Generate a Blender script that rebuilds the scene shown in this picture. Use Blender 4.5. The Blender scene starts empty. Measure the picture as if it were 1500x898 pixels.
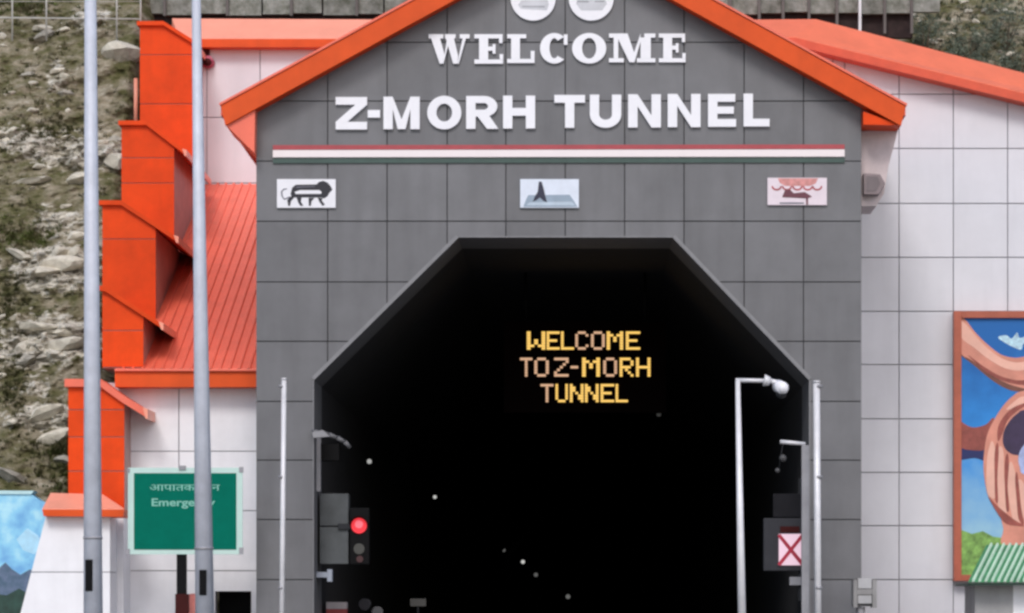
import bpy, bmesh, math, random
from mathutils import Vector, noise, Matrix

# ------------------------------------------------------------------ camera, world, sun, exposure
SC = bpy.context.scene
F = 4320.0                      # focal length in photograph pixels (1500 wide)
CX, CY, CD, CZ = 840.0, 900.0, 60.0, 1.7
cam_d = bpy.data.cameras.new('camera')
cam = bpy.data.objects.new('camera', cam_d)
SC.collection.objects.link(cam)
cam.location = (0, -CD, CZ)
cam.rotation_euler = (math.radians(90), 0, 0)
cam_d.sensor_width = 36.0
cam_d.lens = 36.0 * F / 1500.0
cam_d.shift_x = -(CX - 750.0) / 1500.0
cam_d.shift_y = (CY - 449.0) / 1500.0
cam_d.clip_end = 3000
SC.camera = cam

SUN_EL, SUN_AZ = math.radians(43), math.radians(-14)     # azimuth off the facade normal, towards the left
world = bpy.data.worlds.new('World'); SC.world = world; world.use_nodes = True
wn = world.node_tree.nodes; wl = world.node_tree.links
bg = wn['Background']; bg.inputs['Strength'].default_value = 0.15
sky = wn.new('ShaderNodeTexSky'); sky.sky_type = 'NISHITA'; sky.sun_disc = False
sky.sun_elevation = SUN_EL; sky.sun_rotation = math.radians(180) - SUN_AZ * -1
sky.air_density = 1.0; sky.dust_density = 2.2; sky.ozone_density = 1.0
wl.new(sky.outputs['Color'], bg.inputs['Color'])
sun_d = bpy.data.lights.new('sun', 'SUN'); sun_d.energy = 1.4; sun_d.angle = math.radians(16)
sun_d.color = (1.0, 0.965, 0.92)
sun = bpy.data.objects.new('sun', sun_d); SC.collection.objects.link(sun)
sdir = Vector((math.sin(SUN_AZ) * math.cos(SUN_EL), -math.cos(SUN_AZ) * math.cos(SUN_EL), math.sin(SUN_EL)))
sun.rotation_euler = sdir.to_track_quat('Z', 'Y').to_euler()
sun.location = (-20, -60, 60)
SC.view_settings.view_transform = 'Standard'; SC.view_settings.look = 'None'
SC.view_settings.exposure = 0.03; SC.view_settings.gamma = 1.0
SC.cycles.filter_width = 2.7
SC.cycles.max_bounces = 6

R = random.Random(7)

# ------------------------------------------------------------------ helpers
def W(px, py, d):
    return ((px - CX) * d / F, CZ + (CY - py) * d / F)
def WP(pts, d): return [W(x, y, d) for x, y in pts]

def srgb(r, g, b):
    f = lambda c: (c/255/12.92) if c/255 <= .04045 else ((c/255+.055)/1.055)**2.4
    return (f(r), f(g), f(b), 1)

MATS = {}
def mat(name, col, rough=.6, metal=0, var=.12, scale=3.0, bump=0.0, bscale=40, col2=None, emis=None, estr=1, stretch=None, spec=.5, streak=0, ov=None):
    if name in MATS: return MATS[name]
    m = bpy.data.materials.new(name); m.use_nodes = True; MATS[name] = m
    nt = m.node_tree; n = nt.nodes; l = nt.links; b = n['Principled BSDF']
    b.inputs['Roughness'].default_value = rough; b.inputs['Metallic'].default_value = metal
    b.inputs['Specular IOR Level'].default_value = spec
    col = tuple(col[:3]) + (1,)
    if emis:
        b.inputs['Base Color'].default_value = col
        b.inputs['Emission Color'].default_value = tuple(emis[:3]) + (1,)
        b.inputs['Emission Strength'].default_value = estr
        return m
    tc = n.new('ShaderNodeTexCoord'); mp = n.new('ShaderNodeMapping')
    geo = n.new('ShaderNodeNewGeometry')
    l.new(geo.outputs['Position'], mp.inputs['Vector'])
    if stretch: mp.inputs['Scale'].default_value = stretch
    nz = n.new('ShaderNodeTexNoise'); nz.inputs['Scale'].default_value = scale; nz.inputs['Detail'].default_value = 6
    nz.inputs['Roughness'].default_value = .65
    l.new(mp.outputs[0], nz.inputs['Vector'])
    rp = n.new('ShaderNodeValToRGB'); rp.color_ramp.elements[0].position = .3; rp.color_ramp.elements[1].position = .7
    lo = col2 if col2 else tuple(c*(1-var) for c in col[:3])
    hi = col if col2 else tuple(min(1, c*(1+var)) for c in col[:3])
    rp.color_ramp.elements[0].color = tuple(lo[:3])+(1,); rp.color_ramp.elements[1].color = tuple(hi[:3])+(1,)
    l.new(nz.outputs['Fac'], rp.inputs[0])
    out = rp.outputs[0]
    # a slight shift per object so neighbouring pieces differ
    oi = n.new('ShaderNodeObjectInfo'); mr = n.new('ShaderNodeMapRange')
    ov = var*.4 if ov is None else ov; mr.inputs[3].default_value = 1 - ov; mr.inputs[4].default_value = 1 + ov
    l.new(oi.outputs['Random'], mr.inputs[0])
    mx = n.new('ShaderNodeMix'); mx.data_type = 'RGBA'; mx.blend_type = 'MULTIPLY'; mx.inputs[0].default_value = 1
    l.new(out, mx.inputs[6]); l.new(mr.outputs[0], mx.inputs[7]); out = mx.outputs[2]
    if streak:
        m2 = n.new('ShaderNodeMapping'); m2.inputs['Scale'].default_value = (1.6, 1.6, .22)
        l.new(geo.outputs['Position'], m2.inputs['Vector'])
        n2 = n.new('ShaderNodeTexNoise'); n2.inputs['Scale'].default_value = 1.6; n2.inputs['Detail'].default_value = 5
        l.new(m2.outputs[0], n2.inputs['Vector'])
        r2 = n.new('ShaderNodeMapRange'); r2.inputs[1].default_value = .45; r2.inputs[2].default_value = .75
        r2.inputs[3].default_value = 1; r2.inputs[4].default_value = 1 - streak
        l.new(n2.outputs['Fac'], r2.inputs[0])
        m3 = n.new('ShaderNodeMix'); m3.data_type = 'RGBA'; m3.blend_type = 'MULTIPLY'; m3.inputs[0].default_value = 1
        l.new(out, m3.inputs[6]); l.new(r2.outputs[0], m3.inputs[7]); out = m3.outputs[2]
    l.new(out, b.inputs['Base Color'])
    if bump:
        bn = n.new('ShaderNodeTexNoise'); bn.inputs['Scale'].default_value = bscale; bn.inputs['Detail'].default_value = 4
        l.new(geo.outputs['Position'], bn.inputs['Vector'])
        bp = n.new('ShaderNodeBump'); bp.inputs['Strength'].default_value = bump; bp.inputs['Distance'].default_value = .02
        l.new(bn.outputs['Fac'], bp.inputs['Height']); l.new(bp.outputs[0], b.inputs['Normal'])
    return m

M = {}
M['grey'] = mat('grey_composite_panel', (.152, .153, .166), .42, var=.13, scale=.9, bump=.10, bscale=1.3, streak=.16, ov=.075)
M['grey_dark'] = mat('dark_joint', (.075, .075, .08), .8)
M['trim'] = mat('aluminium_edge_trim', (.21, .21, .225), .5, .1)
M['white'] = mat('white_composite_panel', (.69, .69, .75), .42, var=.05, scale=.8, streak=.07, bump=.08, bscale=1.3, ov=.03)
M['white_joint'] = mat('grey_joint', (.36, .35, .39), .8)
M['whitepaint'] = mat('white_render', (.85, .85, .90), .6, var=.04, scale=2, bump=.1, streak=.08)
M['orange'] = mat('orange_sheet_metal', (.74, .060, .003), .5, spec=.2, ov=.06, var=.14, scale=1.4, bump=.05, bscale=3, streak=.12)
M['fascia'] = mat('orange_fascia', (.70, .085, .012), .5, spec=.25, var=.10, scale=1.5, streak=.08)
M['coral'] = mat('coral_roof_sheet', (.86, .165, .10), .42, var=.08, scale=1.6, streak=.06)
M['pale_coral'] = mat('pale_coral_coping', (.93, .36, .25), .4, var=.06, scale=1.6, streak=.06)  # paler coral than the roof sheets
M['lettering'] = mat('white_acrylic_letter', (.86, .86, .92), .35, var=.03)
M['black'] = mat('black_plastic', (.004, .004, .005), .7, spec=.15)
M['tunnel_shade'] = mat('shade_dark_lining', (.016, .016, .02), .9, var=.3)  # near-black base colour stands in for the shade deep in the tunnel
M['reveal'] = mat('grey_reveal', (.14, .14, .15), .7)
M['galv'] = mat('galvanised_steel', (.56, .59, .68), .5, .05, var=.12, scale=4, streak=.12)
M['white_metal'] = mat('white_painted_steel', (.72, .72, .76), .4, .1, var=.1, streak=.15)
M['mid_metal'] = mat('grey_painted_steel', (.30, .30, .33), .5, .2, var=.12)
M['dark_metal'] = mat('dark_painted_steel', (.025, .027, .032), .6, .1, spec=.2)
M['green'] = mat('green_sign_sheet', (.0, .145, .10), .6, var=.08, spec=.06)
M['pale_green'] = mat('pale_sign_border', (.50, .68, .64), .45, var=.05)
M['asphalt'] = mat('asphalt', (.055, .055, .057), .9, var=.2, scale=8, bump=.4, bscale=120)
M['dirt'] = mat('pale_gravel_ground', (.34, .33, .31), .95, var=.25, scale=2, bump=.5, bscale=30)
M['concrete'] = mat('weathered_concrete', (.33, .33, .31), .85, var=.30, scale=5, bump=.6, bscale=18, streak=.3, ov=.22, col2=(.11, .115, .09))
M['red_line'] = mat('red_strip', (.40, .06, .075), .45)
M['green_line'] = mat('dark_green_strip', (.045, .085, .075), .45)
M['maroon'] = mat('maroon_paint', (.05, .008, .008), .7, spec=.15)

col = SC.collection
def link(o, parent=None):
    col.objects.link(o)
    if parent: o.parent = parent
    return o
def tag(o, label=None, cat=None, group=None, kind=None):
    if label: o['label'] = label
    if cat: o['category'] = cat
    if group: o['group'] = group
    if kind: o['kind'] = kind
    return o
def thing(name, label, cat, loc=(0, 0, 0), group=None):
    o = bpy.data.objects.new(name, None); o.empty_display_size = .3
    o.location = loc; link(o)
    return tag(o, label, cat, group)

class MB:
    """collects shapes in world coordinates"""
    def __init__(s): s.v = []; s.f = []; s.sm = []; s.mi = []; s.cur = 0
    def add(s, vs, fs, smooth=False):
        b = len(s.v); s.v += [tuple(v) for v in vs]
        for f in fs: s.f.append([i+b for i in f]); s.sm.append(smooth); s.mi.append(s.cur)
        return s
    def prism(s, poly, y0, y1):
        """poly in (x,z), extruded from y0 (front) to y1"""
        a = sum(poly[i][0]*poly[(i+1) % len(poly)][1]-poly[(i+1) % len(poly)][0]*poly[i][1] for i in range(len(poly)))
        if a < 0: poly = poly[::-1]
        n = len(poly)
        vs = [(x, y0, z) for x, z in poly] + [(x, y1, z) for x, z in poly]
        fs = [list(range(n)), list(range(2*n-1, n-1, -1))]
        for i in range(n):
            j = (i+1) % n; fs.append([i, n+i, n+j, j])
        return s.add(vs, fs)
    def xprism(s, poly, x0, x1):
        """poly in (y,z) extruded along x"""
        n = len(poly)
        vs = [(x0, y, z) for y, z in poly] + [(x1, y, z) for y, z in poly]
        a = sum(poly[i][0]*poly[(i+1) % n][1]-poly[(i+1) % n][0]*poly[i][1] for i in range(n))
        fs = [list(range(n)), list(range(2*n-1, n-1, -1))]
        for i in range(n):
            j = (i+1) % n; fs.append([i, n+i, n+j, j])
        if a > 0: fs = [f[::-1] for f in fs]
        return s.add(vs, fs)
    def box(s, x0, x1, y0, y1, z0, z1):
        return s.prism([(x0, z0), (x1, z0), (x1, z1), (x0, z1)], y0, y1)
    def tube(s, p0, p1, r0, r1=None, n=12, caps=True):
        r1 = r0 if r1 is None else r1
        p0 = Vector(p0); p1 = Vector(p1); d = (p1-p0).normalized()
        u = d.orthogonal().normalized(); w = d.cross(u)
        vs = []
        for p, r in ((p0, r0), (p1, r1)):
            for i in range(n):
                a = 2*math.pi*i/n; vs.append(p+u*r*math.cos(a)+w*r*math.sin(a))
        s.add(vs, [[i, (i+1) % n, n+(i+1) % n, n+i] for i in range(n)], True)
        if caps:
            b = len(s.v)-2*n
            s.f.append([b+i for i in range(n-1, -1, -1)]); s.sm.append(False); s.mi.append(s.cur)
            s.f.append([b+n+i for i in range(n)]); s.sm.append(False); s.mi.append(s.cur)
        return s
    def ball(s, c, r, nu=12, nv=8, sc=(1, 1, 1)):
        vs = [(c[0], c[1], c[2]+r*sc[2])]
        for j in range(1, nv):
            t = math.pi*j/nv
            for i in range(nu):
                a = 2*math.pi*i/nu
                vs.append((c[0]+r*sc[0]*math.sin(t)*math.cos(a), c[1]+r*sc[1]*math.sin(t)*math.sin(a), c[2]+r*sc[2]*math.cos(t)))
        vs.append((c[0], c[1], c[2]-r*sc[2])); L = len(vs)-1
        fs = [[0, 1+i, 1+(i+1) % nu] for i in range(nu)]
        for j in range(nv-2):
            for i in range(nu):
                a = 1+j*nu+i; b2 = 1+j*nu+(i+1) % nu; fs.append([a, a+nu, b2+nu, b2])
        fs += [[L, 1+(nv-2)*nu+(i+1) % nu, 1+(nv-2)*nu+i] for i in range(nu)]
        return s.add(vs, fs, True)
    def disc(s, cx, cz, r, y0, y1, n=40):
        return s.prism([(cx+r*math.cos(2*math.pi*i/n), cz+r*math.sin(2*math.pi*i/n)) for i in range(n)], y0, y1)
    def build(s, name, m, parent=None, bevel=0, origin=True):
        ms = m if isinstance(m, (list, tuple)) else [m]
        o = Vector((0, 0, 0))
        if origin and s.v:
            xs = [v[0] for v in s.v]; ys = [v[1] for v in s.v]; zs = [v[2] for v in s.v]
            o = Vector(((min(xs)+max(xs))/2, (min(ys)+max(ys))/2, min(zs)))
        me = bpy.data.meshes.new(name)
        me.from_pydata([(v[0]-o.x, v[1]-o.y, v[2]-o.z) for v in s.v], [], s.f)
        for x in ms: me.materials.append(x)
        me.polygons.foreach_set('use_smooth', s.sm)
        me.polygons.foreach_set('material_index', s.mi)
        me.update()
        ob = bpy.data.objects.new(name, me)
        off = Vector((0, 0, 0))
        p = parent
        while p: off += p.location; p = p.parent
        ob.location = o-off
        link(ob, parent)
        if bevel:
            b = ob.modifiers.new('bevel', 'BEVEL'); b.width = bevel; b.segments = 2; b.limit_method = 'ANGLE'
        return ob

def clip(poly, a, b, c):
    """keep a*x+b*z+c >= 0"""
    out = []
    for i in range(len(poly)):
        p, q = poly[i], poly[(i+1) % len(poly)]
        dp = a*p[0]+b*p[1]+c; dq = a*q[0]+b*q[1]+c
        if dp >= 0: out.append(p)
        if (dp >= 0) != (dq >= 0):
            t = dp/(dp-dq); out.append((p[0]+t*(q[0]-p[0]), p[1]+t*(q[1]-p[1])))
    return out
def area(p): return abs(sum(p[i][0]*p[(i+1) % len(p)][1]-p[(i+1) % len(p)][0]*p[i][1] for i in range(len(p))))/2
def halfplane(p, q, inside):
    a = -(q[1]-p[1]); b = (q[0]-p[0]); c = -(a*p[0]+b*p[1])
    if a*inside[0]+b*inside[1]+c < 0: a, b, c = -a, -b, -c
    n = math.hypot(a, b); return a/n, b/n, c/n

# ------------------------------------------------------------------ ground, road, hillside
g = MB().add([(-1500, -1500, -.02), (1500, -1500, -.02), (1500, 1500, -.02), (-1500, 1500, -.02)], [[0, 1, 2, 3]])
tag(g.build('ground', M['dirt']), kind='structure')
g = MB().add([(-5.0, -400, -.01), (4.55, -400, -.01), (4.55, 405, -.01), (-5.0, 405, -.01)], [[0, 1, 2, 3]])
tag(g.build('road', M['asphalt']), kind='structure')
for x0, x1 in ((-6.3, -5.0), (4.55, 5.8)):
    g = MB().box(x0, x1, -120, -.05, -.02, .12); tag(g.build('pavement', M['concrete']), kind='structure')
for k in range(14):
    g = MB().add([(-.3, -70+k*9, -.004), (-.15, -70+k*9, -.004), (-.15, -67+k*9, -.004), (-.3, -67+k*9, -.004)], [[0, 1, 2, 3]])
    tag(g.build('road_marking', M['whitepaint']), kind='structure')

def smooth(a, b, x):
    t = max(0, min(1, (x-a)/(b-a))); return t*t*(3-2*t)
def base_y(x, z):
    left = 5.5 + (z-4)*.78
    right = max(9.0, 17.5+(z-14)*.95)
    if x > 5.5: right = max(9.0, 17.0+(z-14)*1.0)
    t = smooth(-11.2, -10.2, x)
    return left*(1-t)+right*t
# where pale rock breaks out of the scrub: x, z, radius x, radius z, weight
ROCKY = [W(70, 235, 76)+(1.1, .35, .8), W(115, 150, 77)+(.3, .5, .6), W(90, 400, 71)+(.85, .5, 1.7), W(95, 330, 72)+(.6, .35, .8), W(80, 500, 69)+(1.0, .5, 1.7),
         W(75, 612, 67)+(.8, .28, 1.3), W(172, 78, 80)+(.5, .3, 1), W(150, 250, 75)+(1.0, .32, 1.5), W(60, 570, 68)+(.5, .3, .6), W(30, 520, 68)+(.4, .3, .6), W(85, 40, 80)+(.8, .12, .7)]
def rockiness(x, z):
    r = 0
    for cx, cz, rx, rz, w in ROCKY: r += w*math.exp(-((x-cx)/rx)**2-((z-cz)/rz)**2)
    return min(1, r)
def disp(x, z):
    p = Vector((x, 3.0, z))
    big = noise.fractal(p*.35, 1.0, 2.0, 3)*.9
    q = Vector((x*.9+z*.25, 1.0, z*1.9-x*.45))     # tilted bedding
    led = noise.ridged_multi_fractal(q*.9, .9, 2.1, 5, 1.0, 2.0)*.26
    cell = noise.noise(q*4.2)*.13 + noise.noise(q*9.0)*.05
    cell += (noise.cell(q*2.6+Vector((noise.noise(p*2)*.8, 0, noise.noise(p*2+Vector((9, 0, 0)))*.8)))-.5)*.09*rockiness(x, z)
    rk = rockiness(x, z)
    return -(big*.5 + led*(.55+.9*rk) + cell*(.6+1.2*rk))
def frange(a, b, s):
    n = max(1, int(round((b-a)/s))); return [a+(b-a)*i/n for i in range(n)]
xs = frange(-60, -16, 2) + frange(-16, -14.6, .2) + frange(-14.6, -9, .035) + frange(-9, -5, .12) + frange(-5, 6, .25) + frange(6, 14, .08) + frange(14, 16, .2) + frange(16, 70, 2) + [70]
zs = frange(-.5, 3, .25) + frange(3, 19.5, .05) + frange(19.5, 24, .2) + frange(24, 60, 2) + [60]
hv = []; rkv = []; grn = []
for z in zs:
    for x in xs:
        fine = 1 if (-16 < x < 16 and z < 26) else .5
        y = base_y(x, z)+disp(x, z)
        if z > 40: y += (z-40)*1.5
        hv.append((x, y, z))
        rkv.append(rockiness(x, z))
nx = len(xs); hf = []
for j in range(len(zs)-1):
    for i in range(nx-1):
        if -6.2 < xs[i] < 5.8 and zs[j] < 10.6: continue
        hf.append([j*nx+i, j*nx+i+1, (j+1)*nx+i+1, (j+1)*nx+i])
me = bpy.data.meshes.new('hillside'); me.from_pydata(hv, [], hf)
me.polygons.foreach_set('use_smooth', [False]*len(hf))
at = me.attributes.new('rock', 'FLOAT', 'POINT'); at.data.foreach_set('value', rkv)
hm = bpy.data.materials.new('rocky_hillside'); hm.use_nodes = True
n = hm.node_tree.nodes; l = hm.node_tree.links; b = n['Principled BSDF']; b.inputs['Roughness'].default_value = .95
b.inputs['Specular IOR Level'].default_value = .15
ge = n.new('ShaderNodeNewGeometry'); mp = n.new('ShaderNodeMapping'); mp.inputs['Scale'].default_value = (1, .6, 1.7); mp.inputs['Rotation'].default_value = (0, .25, 0)
l.new(ge.outputs['Position'], mp.inputs['Vector'])
def nz(sc, det, rough=.6):
    t = n.new('ShaderNodeTexNoise'); t.inputs['Scale'].default_value = sc; t.inputs['Detail'].default_value = det; t.inputs['Roughness'].default_value = rough
    l.new(mp.outputs[0], t.inputs['Vector']); return t
def ramp(src, stops):
    r = n.new('ShaderNodeValToRGB'); e = r.color_ramp.elements
    while len(e) < len(stops): e.new(.5)
    for k, (p, c) in enumerate(stops): e[k].position = p; e[k].color = tuple(c)+(1,)
    l.new(src, r.inputs[0]); return r
soil = ramp(nz(1.6, 8, .7).outputs['Fac'], [(.30, (.045, .047, .018)), (.41, (.115, .112, .050)), (.50, (.20, .18, .115)), (.60, (.33, .29, .22)), (.70, (.48, .44, .36))])
stone = ramp(nz(3.2, 9, .75).outputs['Fac'], [(.34, (.08, .07, .055)), (.42, (.30, .275, .22)), (.52, (.58, .545, .475)), (.66, (.80, .77, .69))])
at_n = n.new('ShaderNodeAttribute'); at_n.attribute_name = 'rock'
mth = n.new('ShaderNodeMath'); mth.operation = 'MULTIPLY_ADD'; l.new(nz(4.0, 6).outputs['Fac'], mth.inputs[0]); mth.inputs[1].default_value = 2.2
l.new(at_n.outputs['Fac'], mth.inputs[2])
mr = n.new('ShaderNodeMapRange'); mr.inputs[1].default_value = 1.42; mr.inputs[2].default_value = 1.62; l.new(mth.outputs[0], mr.inputs[0])
mx = n.new('ShaderNodeMix'); mx.data_type = 'RGBA'; l.new(mr.outputs[0], mx.inputs[0]); l.new(soil.outputs[0], mx.inputs[6]); l.new(stone.outputs[0], mx.inputs[7])
l.new(mx.outputs[2], b.inputs['Base Color'])
bp = n.new('ShaderNodeBump'); bp.inputs['Strength'].default_value = .8; bp.inputs['Distance'].default_value = .06
l.new(nz(9, 8, .7).outputs['Fac'], bp.inputs['Height']); l.new(bp.outputs[0], b.inputs['Normal'])
me.materials.append(hm)
hill = link(bpy.data.objects.new('hillside', me)); tag(hill, kind='structure')

def hill_y(x, z): return base_y(x, z)+disp(x, z)
def hill_at_px(px, py):
    """point where the line of sight through a photograph pixel meets the slope"""
    d = 64.0
    for _ in range(60):
        x, z = W(px, py, d); y = hill_y(x, z)
        d = d*.6+(y+CD)*.4
    x, z = W(px, py, d); return x, d-CD, z

rock_m = [mat('pale_rock', (.74, .70, .60), .9, var=.3, scale=5, bump=.6, bscale=22, col2=(.46, .42, .35), spec=.2),
          mat('grey_rock', (.50, .47, .41), .9, var=.3, scale=5, bump=.6, bscale=22, col2=(.20, .19, .165), spec=.2)]
rock_meshes = []
for k in range(9):
    bm = bmesh.new(); bmesh.ops.create_icosphere(bm, subdivisions=2, radius=1)
    rr = random.Random(100+k)
    cuts = [(Vector((rr.uniform(-1, 1), rr.uniform(-1, 1), rr.uniform(-1, 1))).normalized(), rr.uniform(.42, .85)) for _ in range(9)]
    for v in bm.verts:
        for nn, dd in cuts:
            e = v.co.dot(nn)-dd
            if e > 0: v.co -= nn*e
        v.co *= 1+.10*noise.noise(v.co*2.5+Vector((k*7, 0, 0)))
    mm = bpy.data.meshes.new('rock'); bm.to_mesh(mm); bm.free(); mm.materials.append(rock_m[0 if k < 6 else 1]); rock_meshes.append(mm)
def rock(px, py, w, h, k, tilt=0, label=None, group=None, name='rock', depth=None, dy=.0):
    x, y, z = hill_at_px(px, py); s = (y+CD)/F
    o = bpy.data.objects.new(name, rock_meshes[k]); link(o)
    o.location = (x, y+dy, z); o.scale = (w*s/2*1.15, (depth or (w+h)*.35)*s*.8, h*s/2*1.15)
    o.rotation_euler = (R.uniform(-.2, .2), tilt, R.uniform(-.3, .3))
    tag(o, label, 'rock', group); return o
special = [(176, 80, 62, 44, 0, -.15, 'large pale boulder high on the slope just left of the topmost orange wall block'),
           (30, 374, 46, 12, 1, .42, 'long cream coloured slab of rock tilted down to the right on the green slope'),
           (62, 42, 34, 10, 2, 0, 'bright flat stone with a dark hollow below it near the top of the slope'),
           (92, 44, 26, 9, 3, 0, 'small buff stone right of the bright flat one below the fence rail'),
           (3, 54, 14, 12, 2, 0, 'white stone cut by the left edge of the picture near the top'),
           (66, 606, 76, 26, 4, -.42, 'broad pale ledge of rock leaning up to the right beside the lowest orange block'),
           (80, 640, 60, 20, 5, -.42, 'thin pale slab with a black gap under it left of the lowest orange block'),
           (170, 238, 34, 26, 1, 0, 'cream rock squeezed between the left lamp pole and the orange block'),
           (168, 205, 28, 14, 6, 0, 'pinkish grey flat rock above the cream one beside the left lamp pole'),
           (108, 370, 28, 20, 3, 0, 'rounded pale rock left of the lamp pole halfway up the slope'),
           (62, 398, 56, 18, 0, -.05, 'wide flat pale rock in the middle of the rocky outcrop'),
           (38, 512, 36, 22, 2, -.2, 'blocky pale rock at the lower left of the outcrop'),
           (95, 505, 58, 20, 5, -.25, 'long pale rock ledge at the foot of the outcrop near the pole'),
           (20, 700, 60, 18, 7, .5, 'grey slanting stone right above the blue painted wall'),
           (96, 112, 20, 9, 2, 0, 'small light stone close to the left lamp pole'),
           (92, 386, 66, 24, 5, -.12, 'broad stepped pale ledge just above the middle of the outcrop'),
           (112, 345, 40, 18, 4, -.2, 'pale block of rock above the middle ledge beside the left pole'),
           (58, 480, 70, 14, 2, .02, 'thin level cream ledge at mid height of the lower outcrop'),
           (118, 262, 50, 22, 0, -.3, 'pale slanting ledge left of the lamp pole below the upper scrub'),
           (48, 266, 60, 10, 1, -.15, 'long thin buff ledge rising to the right on the upper slope'),
           (98, 163, 14, 10, 3, 0, 'little bright stone alone on the dark brown slope')]
for px, py, w, h, k, t, lab in special: rock(px, py, w, h, k, t, lab, name='boulder' if w > 40 else 'rock')
tries = 0; nr = 0
zones = [(0, 130, 'near the top of the slope under the fence rail'), (130, 200, 'on the brown scrub level with the white strip of the facade'), (200, 300, 'beside the second orange block from the top'),
         (300, 390, 'just above the widest pale part of the outcrop'), (390, 470, 'in the middle of the pale outcrop'), (470, 560, 'at the foot of the pale outcrop'), (560, 720, 'beside the lowest orange block')]
sizes = [(0, 15, 'small'), (15, 26, 'middling'), (26, 99, 'large')]
while nr < 120 and tries < 4000:
    tries += 1
    px = R.uniform(-30, 150); py = R.uniform(40, 690)
    x, y, z = hill_at_px(px, py)
    if R.random() > .10+.9*rockiness(x, z): continue
    w = 8+30*R.random()**2; k = R.randrange(9)
    zn = next(t_ for a, b_, t_ in zones if a <= py < b_); sz = next(t_ for a, b_, t_ in sizes if a <= w < b_)
    rock(px, py, w, w*R.uniform(.25, .55), k, R.uniform(-.55, .1), '%s %s rock %s' % (sz, 'pale' if k < 6 else 'grey', zn), 'rocks strewn over the slope', dy=.03); nr += 1
for q in range(36):
    px = R.choice([R.uniform(1200, 1500), R.uniform(1320, 1510)]); py = R.uniform(-10, 90); w = R.uniform(8, 18)
    rock(px, py, w, w*.5, R.randrange(9), R.uniform(-.4, .4), 'small grey rock %s' % ('between the dark gap and the bushes above the right roof' if px < 1340 else 'low against the right roof edge' if py > 50 else 'high up in the top right corner'), 'small rocks above the right roof')

# scrub tufts: nobody could count them
leaf_m = [mat('olive_scrub', (.085, .088, .038), .8, var=.45, scale=1.5, spec=.2), mat('dry_scrub', (.17, .155, .085), .85, var=.4, scale=1.5, spec=.2),
          mat('grey_green_leaf', (.13, .155, .115), .8, var=.4, scale=2, spec=.2), mat('green_scrub', (.10, .125, .035), .8, var=.4, scale=2, spec=.2)]
sc = MB()
def tuft(sc, x, y, z, r, nl, mi, rr):
    sc.cur = mi
    for _ in range(nl):
        a = rr.uniform(0, 6.283); t = rr.uniform(.1, 1.2)
        dx = math.cos(a)*math.sin(t); dy = math.sin(a)*math.sin(t); dz = math.cos(t)
        L = r*rr.uniform(.5, 1.1); w = r*rr.uniform(.08, .2)
        bx, by, bz = x+rr.uniform(-.4, .4)*r, y+rr.uniform(-.4, .4)*r, z
        px_, py_ = -dy*w, dx*w
        sc.add([(bx-px_, by-py_, bz), (bx+px_, by+py_, bz), (bx+dx*L, by+dy*L-.2*L, bz+dz*L)], [[0, 1, 2]])
for q in range(1500):
    px = R.uniform(-60, 210); py = R.uniform(-20, 745)
    x, y, z = hill_at_px(px, py)
    if R.random() < rockiness(x, z)*.95: continue
    if noise.noise(Vector((x*.9, 5, z*.9))) < -.12: continue
    tuft(sc, x, y+.03, z, R.uniform(.07, .2), 16, 0 if R.random() < .62 else 1, R)
for cx, cy, rx, ry, nn, mi in ((35, 348, 45, 22, 160, 3), (15, 440, 26, 60, 160, 0), (20, 560, 22, 60, 150, 0), (120, 692, 55, 38, 420, 3), (95, 655, 45, 20, 150, 0), (80, 190, 60, 30, 160, 0), (40, 10, 60, 16, 160, 3)):
    for q in range(nn):
        x, y, z = hill_at_px(R.gauss(cx, rx*.55), R.gauss(cy, ry*.55)); tuft(sc, x, y+.02, z, R.uniform(.08, .2), 14, mi if R.random() < .75 else 1, R)
for q in range(1500):
    px = R.uniform(1180, 1540); py = R.uniform(-30, 120)
    x, y, z = hill_at_px(px, py); tuft(sc, x, y+.03, z, R.uniform(.08, .2), 14, R.choice([0, 2, 2, 2]), R)
tag(sc.build('scrub', leaf_m, origin=False), 'low olive and straw coloured scrub covering the hillside', 'scrub', kind='stuff')

def bush(px, py, r, lab):
    x, y, z = hill_at_px(px, py+25); y -= r*.5
    t = thing('bush', lab, 'bush', (x, y, z-.4))
    st = MB()
    for k in range(5):
        a = R.uniform(0, 6.28); st.tube((x, y, z-.5), (x+math.cos(a)*r*.6, y+math.sin(a)*r*.4, z+r*R.uniform(.5, 1)), .02, .006, 5)
    st.build('stem', mat('twig', (.12, .09, .06), .9), t)
    fo = MB()
    cl = [(R.gauss(0, .45), R.gauss(0, .4), R.gauss(.4, .4), R.uniform(.22, .42)) for _ in range(16)]
    for _ in range(1100):
        c = R.choice(cl); v = Vector((R.gauss(0, 1), R.gauss(0, 1), R.gauss(0, 1))).normalized()*c[3]*R.uniform(.6, 1.1)
        p = Vector((x+(c[0]+v.x)*r, y+(c[1]+v.y)*r, z+(c[2]+v.z)*r)); u = Vector((R.gauss(0, 1), R.gauss(0, 1), R.gauss(0, 1))).normalized(); w = u.orthogonal().normalized()
        L = R.uniform(.025, .06); fo.add([p, p+u*L+w*L*.4, p+u*L*2, p+u*L-w*L*.4], [[0, 1, 2, 3]])
    fo.build('foliage', [leaf_m[2]], t)
bush(1352, 45, .75, 'grey green bush right of the dark gap above the right roof')
bush(1408, 62, .6, 'low pale green bush just above the middle of the sloping right roof')
bush(1470, 30, .8, 'dark green bush at the top right corner of the picture')
bush(1445, 85, .5, 'small bright bush touching the sloping right roof edge')
bush(1495, 78, .55, 'leafy bush cut by the right edge above the roof')

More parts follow.
